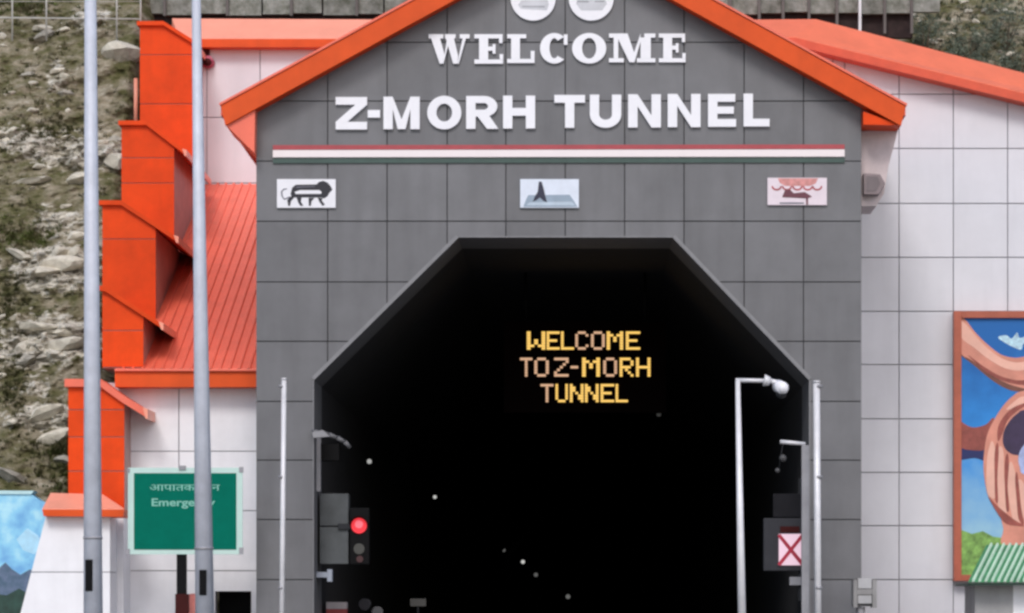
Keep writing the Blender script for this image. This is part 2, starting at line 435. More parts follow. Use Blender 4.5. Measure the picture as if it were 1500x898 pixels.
# ------------------------------------------------------------------ tunnel portal
XL, XR = W(375, 0, 60)[0], W(1262, 0, 60)[0]
APX = W(826, 0, 60)[0]
OPEN = [W(460, 557, 60), W(672, 348, 60), W(985, 348, 60), W(1185, 557, 60)]
oxl, ozs = OPEN[0]; oxr = OPEN[3][0]; ozt = OPEN[1][1]; otl = OPEN[1][0]; otr = OPEN[2][0]
portal = thing('tunnel_portal', 'grey panelled gabled tunnel entrance with dark eight sided opening and orange roof edge', 'tunnel entrance', (APX, 0, 0))
SLOPE = .547
def gable_z(x):   # height of the wall under the fascia
    zc = W(0, -90, 60)[1]
    return zc-abs(x-APX)*SLOPE
colx = [W(p, 0, 60)[0] for p in (375, 480, 567, 655, 741, 828, 915, 1002, 1090, 1177, 1262)]
rowz = [W(0, p, 60)[1] for p in (1022, 935, 849, 761, 674, 588, 500, 413, 324, 236, 148, 62, -24, -110)]
rowz[0] = .0
GAP = .011
mid = (APX, 5)
hpl = [halfplane((XL, gable_z(XL)), (APX, gable_z(APX)), mid), halfplane((APX, gable_z(APX)), (XR, gable_z(XR)), mid)]
octo = [(oxl, -1), (oxl, ozs), (otl, ozt), (otr, ozt), (oxr, ozs), (oxr, -1)]
TR = .0
for i in range(len(colx)-1):
    for j in range(len(rowz)-1):
        poly = [(colx[i]+GAP, rowz[j]+GAP), (colx[i+1]-GAP, rowz[j]+GAP), (colx[i+1]-GAP, rowz[j+1]-GAP), (colx[i]+GAP, rowz[j+1]-GAP)]
        for h in hpl: poly = clip(poly, *h) if poly else poly
        if len(poly) < 3 or area(poly) < .01: continue
        pieces = []; rem = poly
        edges = [(octo[k], octo[k+1]) for k in range(5)]
        for p, q in edges:
            a, b_, c = halfplane(p, q, (APX, 3))
            outp = clip(rem, -a, -b_, -c)
            if len(outp) > 2 and area(outp) > .002: pieces.append(outp)
            rem = clip(rem, a, b_, c)
            if len(rem) < 3: rem = []; break
        if not pieces: continue
        mb = MB()
        if rem == [] and False: pass
        full = sum(area(p) for p in pieces) > area(poly)*.999
        dy = R.uniform(-.004, .004)
        tl = R.uniform(-.003, .003)
        if full: mb.prism(poly, dy, .05)
        else:
            for p in pieces: mb.prism(p, dy, .05)
        o = mb.build('panel', M['grey'], portal)
# backing structure behind the panels
bk = MB()
wall_poly = [(XL, 0), (XL, gable_z(XL)), (APX, gable_z(APX)), (XR, gable_z(XR)), (XR, 0)]
bk.prism([(XL+.01, 0), (oxl-.01, 0), (oxl-.01, ozs), (XL+.01, ozs)], .055, .5)
bk.prism([(oxr+.01, 0), (XR-.01, 0), (XR-.01, ozs), (oxr+.01, ozs)], .055, .5)
bk.prism([(XL+.01, ozs), (oxl-.01, ozs), (otl-.005, ozt+.01), (otl-.005, gable_z(otl)), (XL+.01, gable_z(XL))], .055, .5)
bk.prism([(XR-.01, ozs), (oxr+.01, ozs), (otr+.005, ozt+.01), (otr+.005, gable_z(otr)), (XR-.01, gable_z(XR))], .055, .5)
bk.prism([(otl-.005, ozt+.01), (otr+.005, ozt+.01), (otr+.005, gable_z(otr)), (APX, gable_z(APX)), (otl-.005, gable_z(otl))], .055, .5)
bk.build('backing_wall', M['grey_dark'], portal)
sd = MB(); sd.box(XL, XL+.3, .06, 16, 0, gable_z(XL)-.1); sd.box(XR-.3, XR, .06, 16, 0, gable_z(XR)-.1)
sd.build('side_wall', M['grey'], portal)
# edge trim round the opening
tw = .075
for p, q in zip(octo[:-1], octo[1:]):
    a, b_, c = halfplane(p, q, (APX, 3))
    w_ = tw if abs(p[0]-q[0]) > .01 and abs(p[1]-q[1]) > .01 else .028
    MB().prism([p, q, (q[0]-a*w_, q[1]-b_*w_), (p[0]-a*w_, p[1]-b_*w_)], -.02, .03).build('edge_trim', M['trim'], portal)
# reveal and lining
def shell(poly, y0, y1, m, name, parent):
    mb = MB(); n_ = len(poly)
    vs = [(x, y0, z) for x, z in poly]+[(x, y1, z) for x, z in poly]
    mb.add(vs, [[i, i+1, n_+i+1, n_+i] for i in range(n_-1)])
    return mb.build(name, m, parent)
oc0 = [(x, max(z, 0)) for x, z in octo]
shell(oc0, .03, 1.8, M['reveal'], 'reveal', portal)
shell(oc0, 1.8, 400, M['tunnel_shade'], 'lining', portal)
MB().box(oxl, oxr, 400, 400.3, 0, ozt).build('end_wall', M['tunnel_shade'], portal)
MB().box(oxl, oxl+.28, 0, 390, -.005, .25).build('kerb', M['concrete'], portal)
MB().box(oxr-.28, oxr, 0, 390, -.005, .25).build('kerb', M['concrete'], portal)
# gable roof with orange fascia boards
YF = -.45; dF = CD+YF
def fx(px, py): return W(px, py, dF)
def slab(side):
    if side < 0: tip, tx = (323, 154.5), -1
    else: tip, tx = (1327, 155), 1
    apex = (826, -119.5)
    f = [fx(*tip), fx(*apex), fx(apex[0], apex[1]+32), fx(tip[0]-tx*7, tip[1]+29.5)]
    MB().prism(f, YF, YF+.06).build('fascia_board', M['fascia'], portal, bevel=.008)
    g1 = [fx(tip[0], tip[1]+2), fx(826, -116), fx(826, -104), fx(tip[0], tip[1]+14)]
    MB().prism(g1, YF+.062, 16).build('roof_slab', M['coral'], portal)
    # coping flashing on top, slightly proud
    g2 = [fx(tip[0]+tx*2, tip[1]-3), fx(826, -123.5), fx(826, -120.3), fx(tip[0]+tx*1, tip[1]+.2)]
    MB().prism(g2, YF-.03, 16).build('roof_flashing', M['coral'], portal)
    g3 = [fx(tip[0]-tx*8, tip[1]+20), fx(826, -98), fx(826, -90), fx(tip[0]-tx*8, tip[1]+28)]
    MB().prism(g3, YF+.062, .0).build('soffit', M['orange'], portal)
slab(-1); slab(1)
# haunches under the two eaves
hb = MB(); hb.prism([W(375, 160, 59.8), W(331, 184, 59.8), W(374, 226, 59.8)], YF+.07, 1.2); hb.build('eave_haunch', M['coral'], portal)
hb = MB(); hb.prism([(XR, W(0, 168, 60)[1]), W(1318, 187, 59.9), (XR, W(0, 187, 60)[1])], YF+.07, 1.6); hb.build('eave_haunch', M['orange'], portal)
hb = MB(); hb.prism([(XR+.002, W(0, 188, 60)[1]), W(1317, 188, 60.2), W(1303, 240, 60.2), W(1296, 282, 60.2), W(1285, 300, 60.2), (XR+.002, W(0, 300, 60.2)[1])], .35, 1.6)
hb.build('eave_wedge', mat('pinkish_grey_panel', (.62, .52, .53), .5), portal)  # tapered pinkish grey solid below the right eave
fl = thing('floodlight', 'small dark floodlight tucked under the right eave at the facade corner', 'floodlight', (XR+.25, .25, W(0, 283, 60)[1]))
MB().prism(WP([(1266, 252), (1290, 254), (1298, 268), (1288, 284), (1266, 284)], 60), .1, .34).build('housing', mat('brown_grey_metal', (.24, .19, .20), .5), fl, bevel=.02)
MB().prism(WP([(1270, 257), (1286, 258), (1290, 268), (1284, 279), (1270, 279)], 60), .085, .099).build('lens', mat('smoky_glass', (.15, .12, .13), .3), fl)

# ------------------------------------------------------------------ lettering on the facade
def arc(cx, cz, rx, rz, ix, iz, a0, a1, n=18):
    o = [(cx+rx*math.cos(math.radians(a0+(a1-a0)*i/n)), cz+rz*math.sin(math.radians(a0+(a1-a0)*i/n))) for i in range(n+1)]
    q = [(cx+ix*math.cos(math.radians(a1+(a0-a1)*i/n)), cz+iz*math.sin(math.radians(a1+(a0-a1)*i/n))) for i in range(n+1)]
    return o+q
def rect(a, b, c, d): return [(a, b), (c, b), (c, d), (a, d)]
def sans(ch, w, h):
    s = h*.285; t = h*.235
    if ch == 'Z': return [rect(0, h-t, w, h), rect(0, 0, w, t), [(0, t-.1), (s*1.25, t-.1), (w, h-t+.1), (w-s*1.25, h-t+.1)]]
    if ch == '-': return [rect(0, h*.36, w, h*.36+t)]
    if ch == 'M': return [rect(0, 0, s, h), rect(w-s, 0, w, h), [(s, h), (w/2, h*.30), (w-s, h), (w-s, h*.62), (w/2+s*.42, 0), (w/2-s*.42, 0), (s, h*.62)]]
    if ch == 'O': return [arc(w/2, h/2, w/2, h/2+.8, w/2-s, h/2-t*.95, -90, 90), arc(w/2, h/2, w/2, h/2+.8, w/2-s, h/2-t*.95, 90, 270)]
    if ch == 'R': return [rect(0, 0, s, h), rect(s, h-t*.9, w*.55, h), rect(s, h*.37, w*.55, h*.37+t*.9),
                          arc(w*.55, h*.685, w*.42, h*.315, w*.42-s, h*.315-t*.9, -90, 90), [(w*.36, h*.37), (w*.72, h*.40), (w, 0), (w-s*1.2, 0)]]
    if ch == 'H': return [rect(0, 0, s, h), rect(w-s, 0, w, h), rect(s, h*.39, w-s, h*.39+t)]
    if ch == 'T': return [rect(0, h-t, w, h), rect(w/2-s/2, 0, w/2+s/2, h-t)]
    if ch == 'U': return [rect(0, h*.40, s, h), rect(w-s, h*.40, w, h), arc(w/2, h*.40, w/2, h*.41, w/2-s, h*.40-t, 180, 360)]
    if ch == 'N': return [rect(0, 0, s, h), rect(w-s, 0, w, h), [(s, h), (w-s, h*.36), (w-s, 0), (s, h*.64)]]
    if ch == 'E': return [rect(0, 0, s, h), rect(s, 0, w, t), rect(s, h-t, w*.97, h), rect(s, h*.40, w*.92, h*.40+t*.9)]
    if ch == 'L': return [rect(0, 0, s, h), rect(s, 0, w, t)]
def slabf(ch, w, h):
    s = h*.31; t = h*.14
    if ch == 'E': return [rect(0, 0, w*.98, t), rect(0, h-t, w*.96, h), rect(w*.16, t, w*.16+s, h-t), rect(w*.16+s, h*.44, w*.62, h*.44+t),
                          rect(w*.62, h*.34, w*.72, h*.66), rect(w*.84, h*.70, w*.96, h-t), rect(w*.86, t, w*.98, h*.32)]
    if ch == 'L': return [rect(0, 0, w*.98, t), rect(0, h-t, w*.68, h), rect(w*.14, t, w*.14+s, h-t), rect(w*.84, t, w*.98, h*.42)]
    if ch == 'C': return [arc(w*.5, h/2, w*.5, h/2+.8, w*.5-s*1.05, h/2-t*1.1, 48, 312, 26), rect(w*.83, h*.62, w*.96, h*.97)]
    if ch == 'O': return [arc(w/2, h/2, w/2, h/2+.8, w/2-s*1.1, h/2-t*1.05, -90, 90), arc(w/2, h/2, w/2, h/2+.8, w/2-s*1.1, h/2-t*1.05, 90, 270)]
    if ch == 'M': return [rect(0, 0, w*.32, t), rect(w*.60, 0, w, t), rect(0, h-t, w*.24, h), rect(w*.76, h-t, w, h), rect(w*.10, t, w*.20, h-t), rect(w*.68, t, w*.90, h-t),
                          [(w*.20, h), (w*.40, h), (w*.54, h*.34), (w*.68, h), (w*.68, h*.72), (w*.55, 0), (w*.44, 0), (w*.20, h*.80)]]
    if ch == 'W': return [rect(0, h-t, w*.36, h), rect(w*.40, h-t, w*.66, h), rect(w*.76, h-t, w, h),
                          [(w*.06, h-t), (w*.28, h-t), (w*.40, h*.26), (w*.36, 0), (w*.27, 0)], [(w*.36, 0), (w*.45, h-t), (w*.52, h-t), (w*.40, h*.20)],
                          [(w*.42, h-t), (w*.62, h-t), (w*.72, h*.26), (w*.70, 0), (w*.60, 0)], [(w*.70, 0), (w*.83, h-t), (w*.91, h-t), (w*.735, 0)]]
def letter_row(root, fn, items, m, d, th, namebase='letter'):
    for ch, x0, x1, ytop, ybot in items:
        mb = MB()
        for k, poly in enumerate(fn(ch, x1-x0, ybot-ytop)):
            mb.prism([W(x0+x, ybot-z, d) for x, z in poly], d-CD-th-k*.0012, d-CD-.012)
        mb.build(namebase, m, root)
t = thing('lettering', 'row of raised white slab serif letters spelling WELCOME under the round emblems', 'lettering', (APX, -.05, W(0, 94, 60)[1]))
letter_row(t, slabf, [('W', 628, 688, 51, 94), ('E', 695, 738, 51, 94), ('L', 743, 784, 51, 93), ('C', 791, 833, 50, 93), ('O', 838, 888, 50, 93), ('M', 892, 960, 50, 92), ('E', 965, 1005, 50, 92)], M['lettering'], 60, .06)
t = thing('lettering', 'large raised bold white letters spelling Z-MORH TUNNEL above the striped line', 'lettering', (APX, -.05, W(0, 190, 60)[1]))
letter_row(t, sans, [('Z', 492, 538, 143, 190.5), ('-', 539, 557, 143, 190), ('M', 562, 615, 142.5, 190), ('O', 626, 676, 142, 189.5), ('R', 683, 730, 141.5, 189.5), ('H', 737, 784, 141, 189),
    ('T', 812, 857, 140, 188), ('U', 864, 910, 139.5, 187.5), ('N', 920, 968, 139, 187.5), ('N', 978, 1026, 138.5, 187), ('E', 1037, 1078, 138.5, 186.5), ('L', 1089, 1127, 138, 186)], M['lettering'], 60, .07)
t = thing('striped_line', 'long thin red white and green strip across the facade under the bold letters', 'strip', (APX, -.03, W(0, 245, 60)[1]))
for nm, y0, y1, m, k in (('red_band', 213, 219.5, M['red_line'], 0), ('white_band', 220.5, 231, mat('white_strip', (.86, .78, .80), .4, var=.02), 1), ('green_band', 232.5, 239.5, M['green_line'], 0)):
    MB().prism(WP([(400, y1), (1237, y1-1), (1237, y0-1), (400, y0)], 60), -.035-.02*k, -.012).build(nm, m, t)

# round emblems
M['emb_grey'] = mat('pale_grey_print', (.58, .59, .64), .5, var=.1)
M['emb_grey2'] = mat('mid_grey_print', (.36, .37, .41), .5, var=.1)
for cx, lab in ((781, 'left one of two round white emblems above the word WELCOME'), (866, 'right one of two round white emblems above the word WELCOME')):
    x, z = W(cx, -2, 60)
    t = thing('round_emblem', lab, 'emblem', (x, -.05, z), 'round emblems above the lettering')
    u = 60/F
    t = MB().disc(x, z, 33*u, -.06, -.012).build('disc', M['lettering'], t)
    pr = MB()
    if cx < 800:
        pr.prism([(x+a*u, z+b_*u) for a, b_ in ((-18, -16), (20, -18), (23, -9), (21, -2), (-17, -3), (-22, -10))], -.063, -.061)
        pr.build('print', M['emb_grey'], t)
        p2 = MB(); p2.prism([(x+a*u, z+b_*u) for a, b_ in ((-16, -13.5), (17, -14), (17, -11.5), (-16, -11.5))], -.066, -.0635)
        p2.prism([(x+a*u, z+b_*u) for a, b_ in ((-13, 2), (12, 2), (6, 20), (-6, 22))], -.066, -.0635); p2.build('print', M['emb_grey2'], t)
    else:
        pr.prism([(x+a*u, z+b_*u) for a, b_ in ((-22, -8), (-15, -18), (16, -18), (23, -8), (20, -1), (-20, -1))], -.063, -.061)
        pr.build('print', M['emb_grey'], t)
        p2 = MB(); p2.prism([(x+a*u, z+b_*u) for a, b_ in ((-21, -6), (-4, -6.5), (-4, -4), (-20, -4))], -.066, -.0635)
        p2.prism([(x+a*u, z+b_*u) for a, b_ in ((5, -6), (19, -6), (19, -4), (5, -4))], -.066, -.0635)
        p2.prism([(x+a*u, z+b_*u) for a, b_ in ((-10, 4), (10, 4), (14, 14), (0, 24), (-14, 14))], -.066, -.0635); p2.build('print', M['emb_grey2'], t)

# three plaques
def plaque(x0, y0, x1, y1, lab, m):
    t = thing('plaque', lab, 'plaque', (W((x0+x1)/2, 0, 60)[0], -.05, W(0, y1, 60)[1]))
    return MB().prism(WP([(x0, y1), (x1, y1), (x1, y0), (x0, y0)], 60), -.055, -.012).build('plate', m, t, bevel=.004)
def flat(t, pts, m, k=0, name='print'):
    MB().prism(WP(pts, 60), -.058-.0025*k, -.0555-.0025*k).build(name, m, t)
ink = mat('black_print', (.014, .014, .025), .5); inkg = mat('grey_print', (.14, .14, .18), .5)
t = plaque(406, 263, 492, 305, 'white plaque with a black striding lion figure near the left end of the strip', mat('white_plate', (.80, .80, .86), .4, var=.03))
c6 = lambda pts: [(390+x/11.225, 240+y/11.225) for x, y in pts]
flat(t, c6([(425, 560), (405, 500), (430, 400), (490, 350), (830, 345), (870, 305), (940, 285), (1010, 315), (1060, 370), (1092, 430), (1045, 480), (1010, 540), (960, 575), (905, 560)]), ink, 0, 'lion_figure')
flat(t, c6([(470, 470), (560, 440), (880, 440), (915, 470), (905, 500), (490, 502)]), mat('white_plate', (1, 1, 1)), 1)
flat(t, c6([(500, 380), (800, 372), (800, 385), (500, 400)]), inkg, 1)
for leg in ([(400, 530), (465, 545), (410, 620), (395, 695), (365, 695), (352, 600)], [(505, 550), (585, 550), (572, 630), (615, 700), (565, 695), (530, 640)],
            [(700, 555), (800, 555), (748, 620), (738, 700), (706, 700)], [(850, 550), (935, 560), (915, 605), (968, 680), (930, 695), (880, 630)]):
    flat(t, c6([(x, min(y, 695) if y > 570 else y+12) for x, y in leg]), ink, 2, 'lion_leg')
flat(t, c6([(395, 560), (300, 600), (255, 540), (245, 460), (290, 415), (345, 412), (345, 428), (300, 430), (268, 465), (275, 535), (305, 580), (380, 545)]), inkg, 2, 'lion_tail')
t = plaque(762, 263, 848, 305, 'pale blue plaque with a dark pointed spire shape in the middle of the facade', mat('pale_blue_plate', (.70, .76, .88), .4, var=.06, scale=5))
c7 = lambda pts: [(740+x/11.223, 240+y/11.223) for x, y in pts]
flat(t, c7([(380, 520), (1060, 515), (1120, 600), (1190, 715), (300, 715), (340, 600)]), mat('slate_blue_print', (.30, .38, .48), .5), 0)
flat(t, c7([(400, 640), (1100, 630), (1150, 690), (350, 690)]), mat('light_slate_print', (.45, .54, .64), .5), 1)
flat(t, c7([(556, 300), (600, 300), (635, 420), (660, 530), (690, 640), (630, 615), (570, 560), (520, 600), (455, 630), (490, 540), (535, 470)]), mat('navy_print', (.02, .022, .05), .5), 2)
t = plaque(1124, 261, 1211, 301, 'pinkish white plaque with red scrolled figure near the right end of the strip', mat('pinkish_plate', (.78, .68, .75), .4, var=.05, scale=6))
c8 = lambda pts: [(1100+x/11.223, 240+y/11.223) for x, y in pts]
pk = mat('pink_print', (.66, .28, .27), .5, var=.25, scale=9); mr_ = mat('maroon_print', (.13, .035, .055), .5, var=.2); rd = mat('dull_red_print', (.42, .075, .09), .5, var=.2)
flat(t, c8([(440, 245), (1100, 245), (1060, 330), (960, 370), (560, 370), (470, 320)]), pk, 0)
for cx in (420, 590, 760, 930, 1085):
    n_ = 16; rx, rz = (85, 75)
    for a0, a1 in ((180, 270), (270, 360)):
        q = arc(0, 0, rx, rz, rx-26, rz-28, a0, a1, 7)
        flat(t, c8([(cx+x, 372-z) for x, z in q]), rd, 1)
flat(t, c8([(560, 430), (640, 430), (700, 490), (880, 470), (1000, 545), (930, 575), (640, 560), (590, 560), (510, 555)]), mr_, 2)
flat(t, c8([(900, 560), (935, 560), (935, 680), (905, 680)]), mr_, 1)
flat(t, c8([(470, 640), (870, 640), (870, 665), (470, 665)]), inkg, 0)

# ------------------------------------------------------------------ LED board inside the tunnel
DL = 66.0
t = thing('message_board', 'black electronic board hung in the tunnel showing amber WELCOME TO Z- MORH TUNNEL', 'message board', (W(855, 0, DL)[0], DL-CD, W(0, 600, DL)[1]))
MB().prism(WP([(738, 604), (976, 604), (976, 470), (738, 470)], DL), DL-CD+.03, DL-CD+.35).build('housing', mat('led_board_face', (.003, .0012, .0012), .95, spec=.05), t, bevel=.01)
for px in (770, 945): MB().tube((W(px, 0, DL)[0], DL-CD+.2, W(0, 470, DL)[1]), (W(px, 0, DL)[0], DL-CD+.2, ozt), .04).build('hanger', M['black'], t)
F57 = {'W': ['10001', '10001', '10001', '10101', '10101', '11011', '10001'], 'E': ['11111', '10000', '10000', '11110', '10000', '10000', '11111'],
       'L': ['10000']*6+['11111'], 'C': ['01110', '10001', '10000', '10000', '10000', '10001', '01110'], 'O': ['01110']+['10001']*5+['01110'],
       'M': ['10001', '11011', '10101', '10101', '10001', '10001', '10001'], 'T': ['11111']+['00100']*6, 'Z': ['11111', '00001', '00010', '00100', '01000', '10000', '11111'],
       '-': ['000', '000', '000', '111', '000', '000', '000'], 'R': ['11110', '10001', '10001', '11110', '10100', '10010', '10001'],
       'H': ['10001', '10001', '10001', '11111', '10001', '10001', '10001'], 'U': ['10001']*6+['01110'], 'N': ['10001', '11001', '11001', '10101', '10011', '10011', '10001']}
amb = mat('amber_led', (.2, .1, .02), .5, emis=(.98, .60, .14), estr=1.05); amb2 = mat('pale_amber_led', (.2, .12, .08), .5, emis=(.78, .46, .28), estr=.85)
rows = [(485.5, 27, [('W', 772, 799), ('E', 801, 820), ('L', 822, 841), ('C', 843, 862), ('O', 866, 886), ('M', 889, 913), ('E', 917, 938)]),
        (524, 28, [('T', 762, 780), ('O', 783, 804), ('Z', 812, 833), ('-', 836, 847), ('M', 853, 879), ('O', 884, 904), ('R', 908, 928), ('H', 932, 953)]),
        (562.5, 27, [('T', 792, 811), ('U', 814, 832), ('N', 835, 855), ('N', 857, 877), ('E', 880, 900), ('L', 902, 920)])]
for ri, (y0, h, chars) in enumerate(rows):
    for ci, (ch, x0, x1) in enumerate(chars):
        pat = F57[ch]; nc = len(pat[0]); pw = (x1-x0)/nc; ph = h/7
        mb = MB()
        for r_, line in enumerate(pat):
            for c_, v in enumerate(line):
                if v == '1':
                    a = x0+c_*pw-.2; b_ = y0+r_*ph
                    mb.prism(WP([(a, b_+ph*.86), (a+pw*.99, b_+ph*.87), (a+pw*.99, b_+.1), (a, b_+.1)], DL), DL-CD, DL-CD+.029)
        mb.build('led_letter', amb2 if (ch in 'TO' or ri == 1 and ch in 'Z-' or ch == 'C') else amb, t)

# tunnel lamps
def lamp(px, py, d, r, st, lab):
    x, z = W(px, py, d); s = d/F
    t = thing('tunnel_lamp', lab, 'lamp', (x, d-CD, z), 'lamps receding into the tunnel')
    t = MB().box(x-r*s, x+r*s, d-CD+.02, d-CD+.3, z-r*s, z+r*s).build('housing', M['black'], t)
    MB().disc(x, z, r*s*.85, d-CD-.01, d-CD+.015, 14).build('lens', mat('lamp_glow_%g' % st, (.5, .5, .5), .4, emis=(1, 1, .96), estr=st), t)
lamp(541, 676, 68, 4.2, .30, 'nearest dim round lamp on the left inside the tunnel mouth')
lamp(637, 728, 92, 3.2, .5, 'second bright round lamp further in on the left of the tunnel')
lamp(766, 823, 240, 3.4, .55, 'third small lamp deep in the tunnel below the message board')
lamp(785, 842, 280, 3.6, .10, 'very dim lamp just below and right of the third tunnel lamp')
lamp(832, 874, 330, 4.0, .12, 'farthest dim lamp deep in the middle of the tunnel')
lamp(965, 607, 90, 4.0, .03, 'barely lit lamp right of and below the amber message board')
lamp(738, 806, 220, 3.0, .09, 'faint lamp just left of the third tunnel lamp')

# ------------------------------------------------------------------ right wing (white panelled building)
DR = 65.0; YR = DR-CD
rw = thing('side_building', 'white panelled wing wall right of the tunnel with a sloping coral roof edge', 'building', (9, YR, 0))
rcx = [W(p, 0, DR)[0] for p in (1220, 1237.5, 1317, 1396.5, 1476)]
while rcx[-1] < 20: rcx.append(rcx[-1]+79.5*DR/F)
rrz = [W(0, p, DR)[1] for p in (1007, 928, 849, 770, 692, 613.5, 534, 456, 377, 298, 217.5, 138, 59, -20)]
rrz[0] = 0
def rtop(x):
    px = CX+x*F/DR
    return W(0, 68 if px < 1160 else 68+(px-1160)*.247, DR)[1]
ztopL = rtop(0)
for i in range(len(rcx)-1):
    for j in range(len(rrz)-1):
        g_ = .012
        poly = [(rcx[i]+g_, rrz[j]+g_), (rcx[i+1]-g_, rrz[j]+g_), (rcx[i+1]-g_, rrz[j+1]-g_), (rcx[i]+g_, rrz[j+1]-g_)]
        poly = clip(poly, *halfplane((W(1160, 0, DR)[0], rtop(W(1160, 0, DR)[0])), (20, rtop(20)), (10, 0)))
        poly = clip(poly, 0, -1, ztopL) if poly else poly
        if len(poly) < 3 or area(poly) < .01: continue
        MB().prism(poly, YR+R.uniform(-.003, .003), YR+.05).build('panel', M['white'], rw)
xk = W(1160, 0, DR)[0]
MB().prism([(3.5, 12.0), (rcx[0], 12.0), (rcx[0], 0), (rcx[-1], 0), (rcx[-1], rtop(rcx[-1])), (xk, ztopL), (3.5, ztopL)], YR+.055, YR+.4).build('backing_wall', M['white_joint'], rw)
# upper left part of the wall seen between gable and roof
MB().prism([(3.6, 12.1), (rcx[0]-.012, 12.1), (rcx[0]-.012, ztopL), (3.6, ztopL)], YR, YR+.05).build('panel', M['white'], rw)
def sweep(path_top, path_mid, path_bot, yf, yb, root, mtop, mfas, names=('coping', 'fascia')):
    for a in range(len(path_top)-1):
        mb = MB(); T0, T1 = path_top[a], path_top[a+1]; m0, m1 = path_mid[a], path_mid[a+1]
        mb.add([(m0[0], yf, m0[1]), (m1[0], yf, m1[1]), (T1[0], yb, T1[1]), (T0[0], yb, T0[1]),
                (m0[0], yf, m0[1]-.05), (m1[0], yf, m1[1]-.05), (T1[0], yb, m1[1]-.05), (T0[0], yb, m0[1]-.05)],
               [[0, 1, 2, 3], [4, 7, 6, 5], [0, 4, 5, 1], [3, 2, 6, 7], [0, 3, 7, 4], [1, 5, 6, 2]])
        mb.build(names[0], mtop, root)
        b0, b1 = path_bot[a], path_bot[a+1]
        MB().prism([b0, b1, (m1[0], m1[1]-.02), (m0[0], m0[1]-.02)], yf-.012, yb).build(names[1], mfas, root)
dR0 = DR-.45; dR1 = DR+.5
sweep([W(960, 30, dR1), W(1195, 28, dR1), W(2150, 275, dR1)], [W(960, 54, dR0), W(1165, 54, dR0), W(2150, 295, dR0)],
      [W(960, 66, dR0), W(1160, 66, dR0), W(2150, 310, dR0)], dR0-CD, dR1-CD, rw, mat('coral_coping_sheet', (.86, .20, .10), .4, var=.08, scale=1.6, streak=.05), mat('coral_fascia', (.66, .085, .035), .5))

# mural board with painted hands
DM = 64.75
mu = thing('mural', 'framed painting of cupped hands against blue sky on the white wing wall', 'mural', (W(1560, 0, DM)[0], DM-CD, W(0, 850, DM)[1]))
MX0, MX1, MY0, MY1 = 1397, 1730, 456, 851
MB().prism(WP([(MX0+4, MY1-4), (MX1-4, MY1-4), (MX1-4, MY0+4), (MX0+4, MY0+4)], DM), DM-CD+.02, DM-CD+.2).build('board', mat('mural_sky', (.008, .23, .66), .5, var=.10), mu)
def catmull(pts, n=4, lo=1408.2, hi=1721.8):
    out = []; L = len(pts)
    for i in range(L):
        p0, p1, p2, p3 = (Vector(pts[(i+j-1) % L]) for j in range(4))
        for q in range(n):
            t_ = q/n
            v = .5*((2*p1)+(p2-p0)*t_+(2*p0-5*p1+4*p2-p3)*t_*t_+(3*p1-p0-3*p2+p3)*t_**3); out.append((max(lo, min(hi, v.x)), v.y))
    res = []
    for p in out:
        if not res or (abs(p[0]-res[-1][0])+abs(p[1]-res[-1][1])) > .05: res.append(p)
    return res
def mflat(pts, m, k, name='painted_shape', lo=1408.2, hi=1721.8):
    if k > 0 and name != 'painted_grass': pts = catmull(pts, 4, lo, hi)
    MB().prism(WP(pts, DM), DM-CD+.018-.003*k, DM-CD+.0195-.003*k+.001).build(name, m, mu)
# paint with its own gradient
def gradmat(name, z0, z1, c0, c1, c2=None):
    m = bpy.data.materials.new(name); m.use_nodes = True; n = m.node_tree.nodes; l = m.node_tree.links; b = n['Principled BSDF']; b.inputs['Roughness'].default_value = .55
    ge = n.new('ShaderNodeNewGeometry'); sx = n.new('ShaderNodeSeparateXYZ'); l.new(ge.outputs['Position'], sx.inputs[0])
    mr = n.new('ShaderNodeMapRange'); mr.inputs[1].default_value = z0; mr.inputs[2].default_value = z1; l.new(sx.outputs['Z'], mr.inputs[0])
    nz = n.new('ShaderNodeTexNoise'); nz.inputs['Scale'].default_value = 3; nz.inputs['Detail'].default_value = 5; l.new(ge.outputs['Position'], nz.inputs['Vector'])
    ad = n.new('ShaderNodeMath'); ad.operation = 'MULTIPLY_ADD'; l.new(nz.outputs['Fac'], ad.inputs[0]); ad.inputs[1].default_value = .35; l.new(mr.outputs[0], ad.inputs[2])
    rp = n.new('ShaderNodeValToRGB'); e = rp.color_ramp.elements; e[0].position = .15; e[0].color = c0+(1,); e[1].position = 1.1; e[1].color = c1+(1,)
    if c2: x = e.new(.6); x.color = c2+(1,)
    l.new(ad.outputs[0], rp.inputs[0]); l.new(rp.outputs[0], b.inputs['Base Color']); return m
zb, zt = W(0, 780, DM)[1], W(0, 470, DM)[1]
mflat([(1408, 792), (1722, 792), (1722, 466), (1408, 466)], gradmat('painted_sky', zb, zt, (.30, .55, .74), (.0, .12, .42), (.02, .26, .72)), 0, 'painted_sky')
mflat([(1408, 842), (1722, 842), (1722, 782), (1600, 790), (1500, 792), (1455, 786), (1440, 778), (1424, 782), (1408, 776)], mat('painted_grass', (.22, .42, .10), .6, var=.5, scale=7), 1, 'painted_grass')
skin = mat('painted_skin', (.66, .27, .20), .6, var=.18, scale=1.6); skin_l = mat('painted_light_skin', (.80, .45, .36), .6, var=.1, scale=2); skin_d = mat('painted_shadow_skin', (.30, .075, .06), .6, var=.3, scale=5)
navy = mat('painted_navy', (.012, .02, .11), .6)
brown = mat('painted_brown_shadow', (.16, .06, .045), .6, var=.2, scale=3)
def both(pts, m, k, name='painted_shape'):
    e_ = lambda x: 1575 if x > 1526 else x
    pts = [(e_(x), y) for x, y in pts]
    mflat(pts, m, k, name, hi=1565); mflat([(3130-x, y) for x, y in reversed(pts)], m, k, name, lo=1565.05)
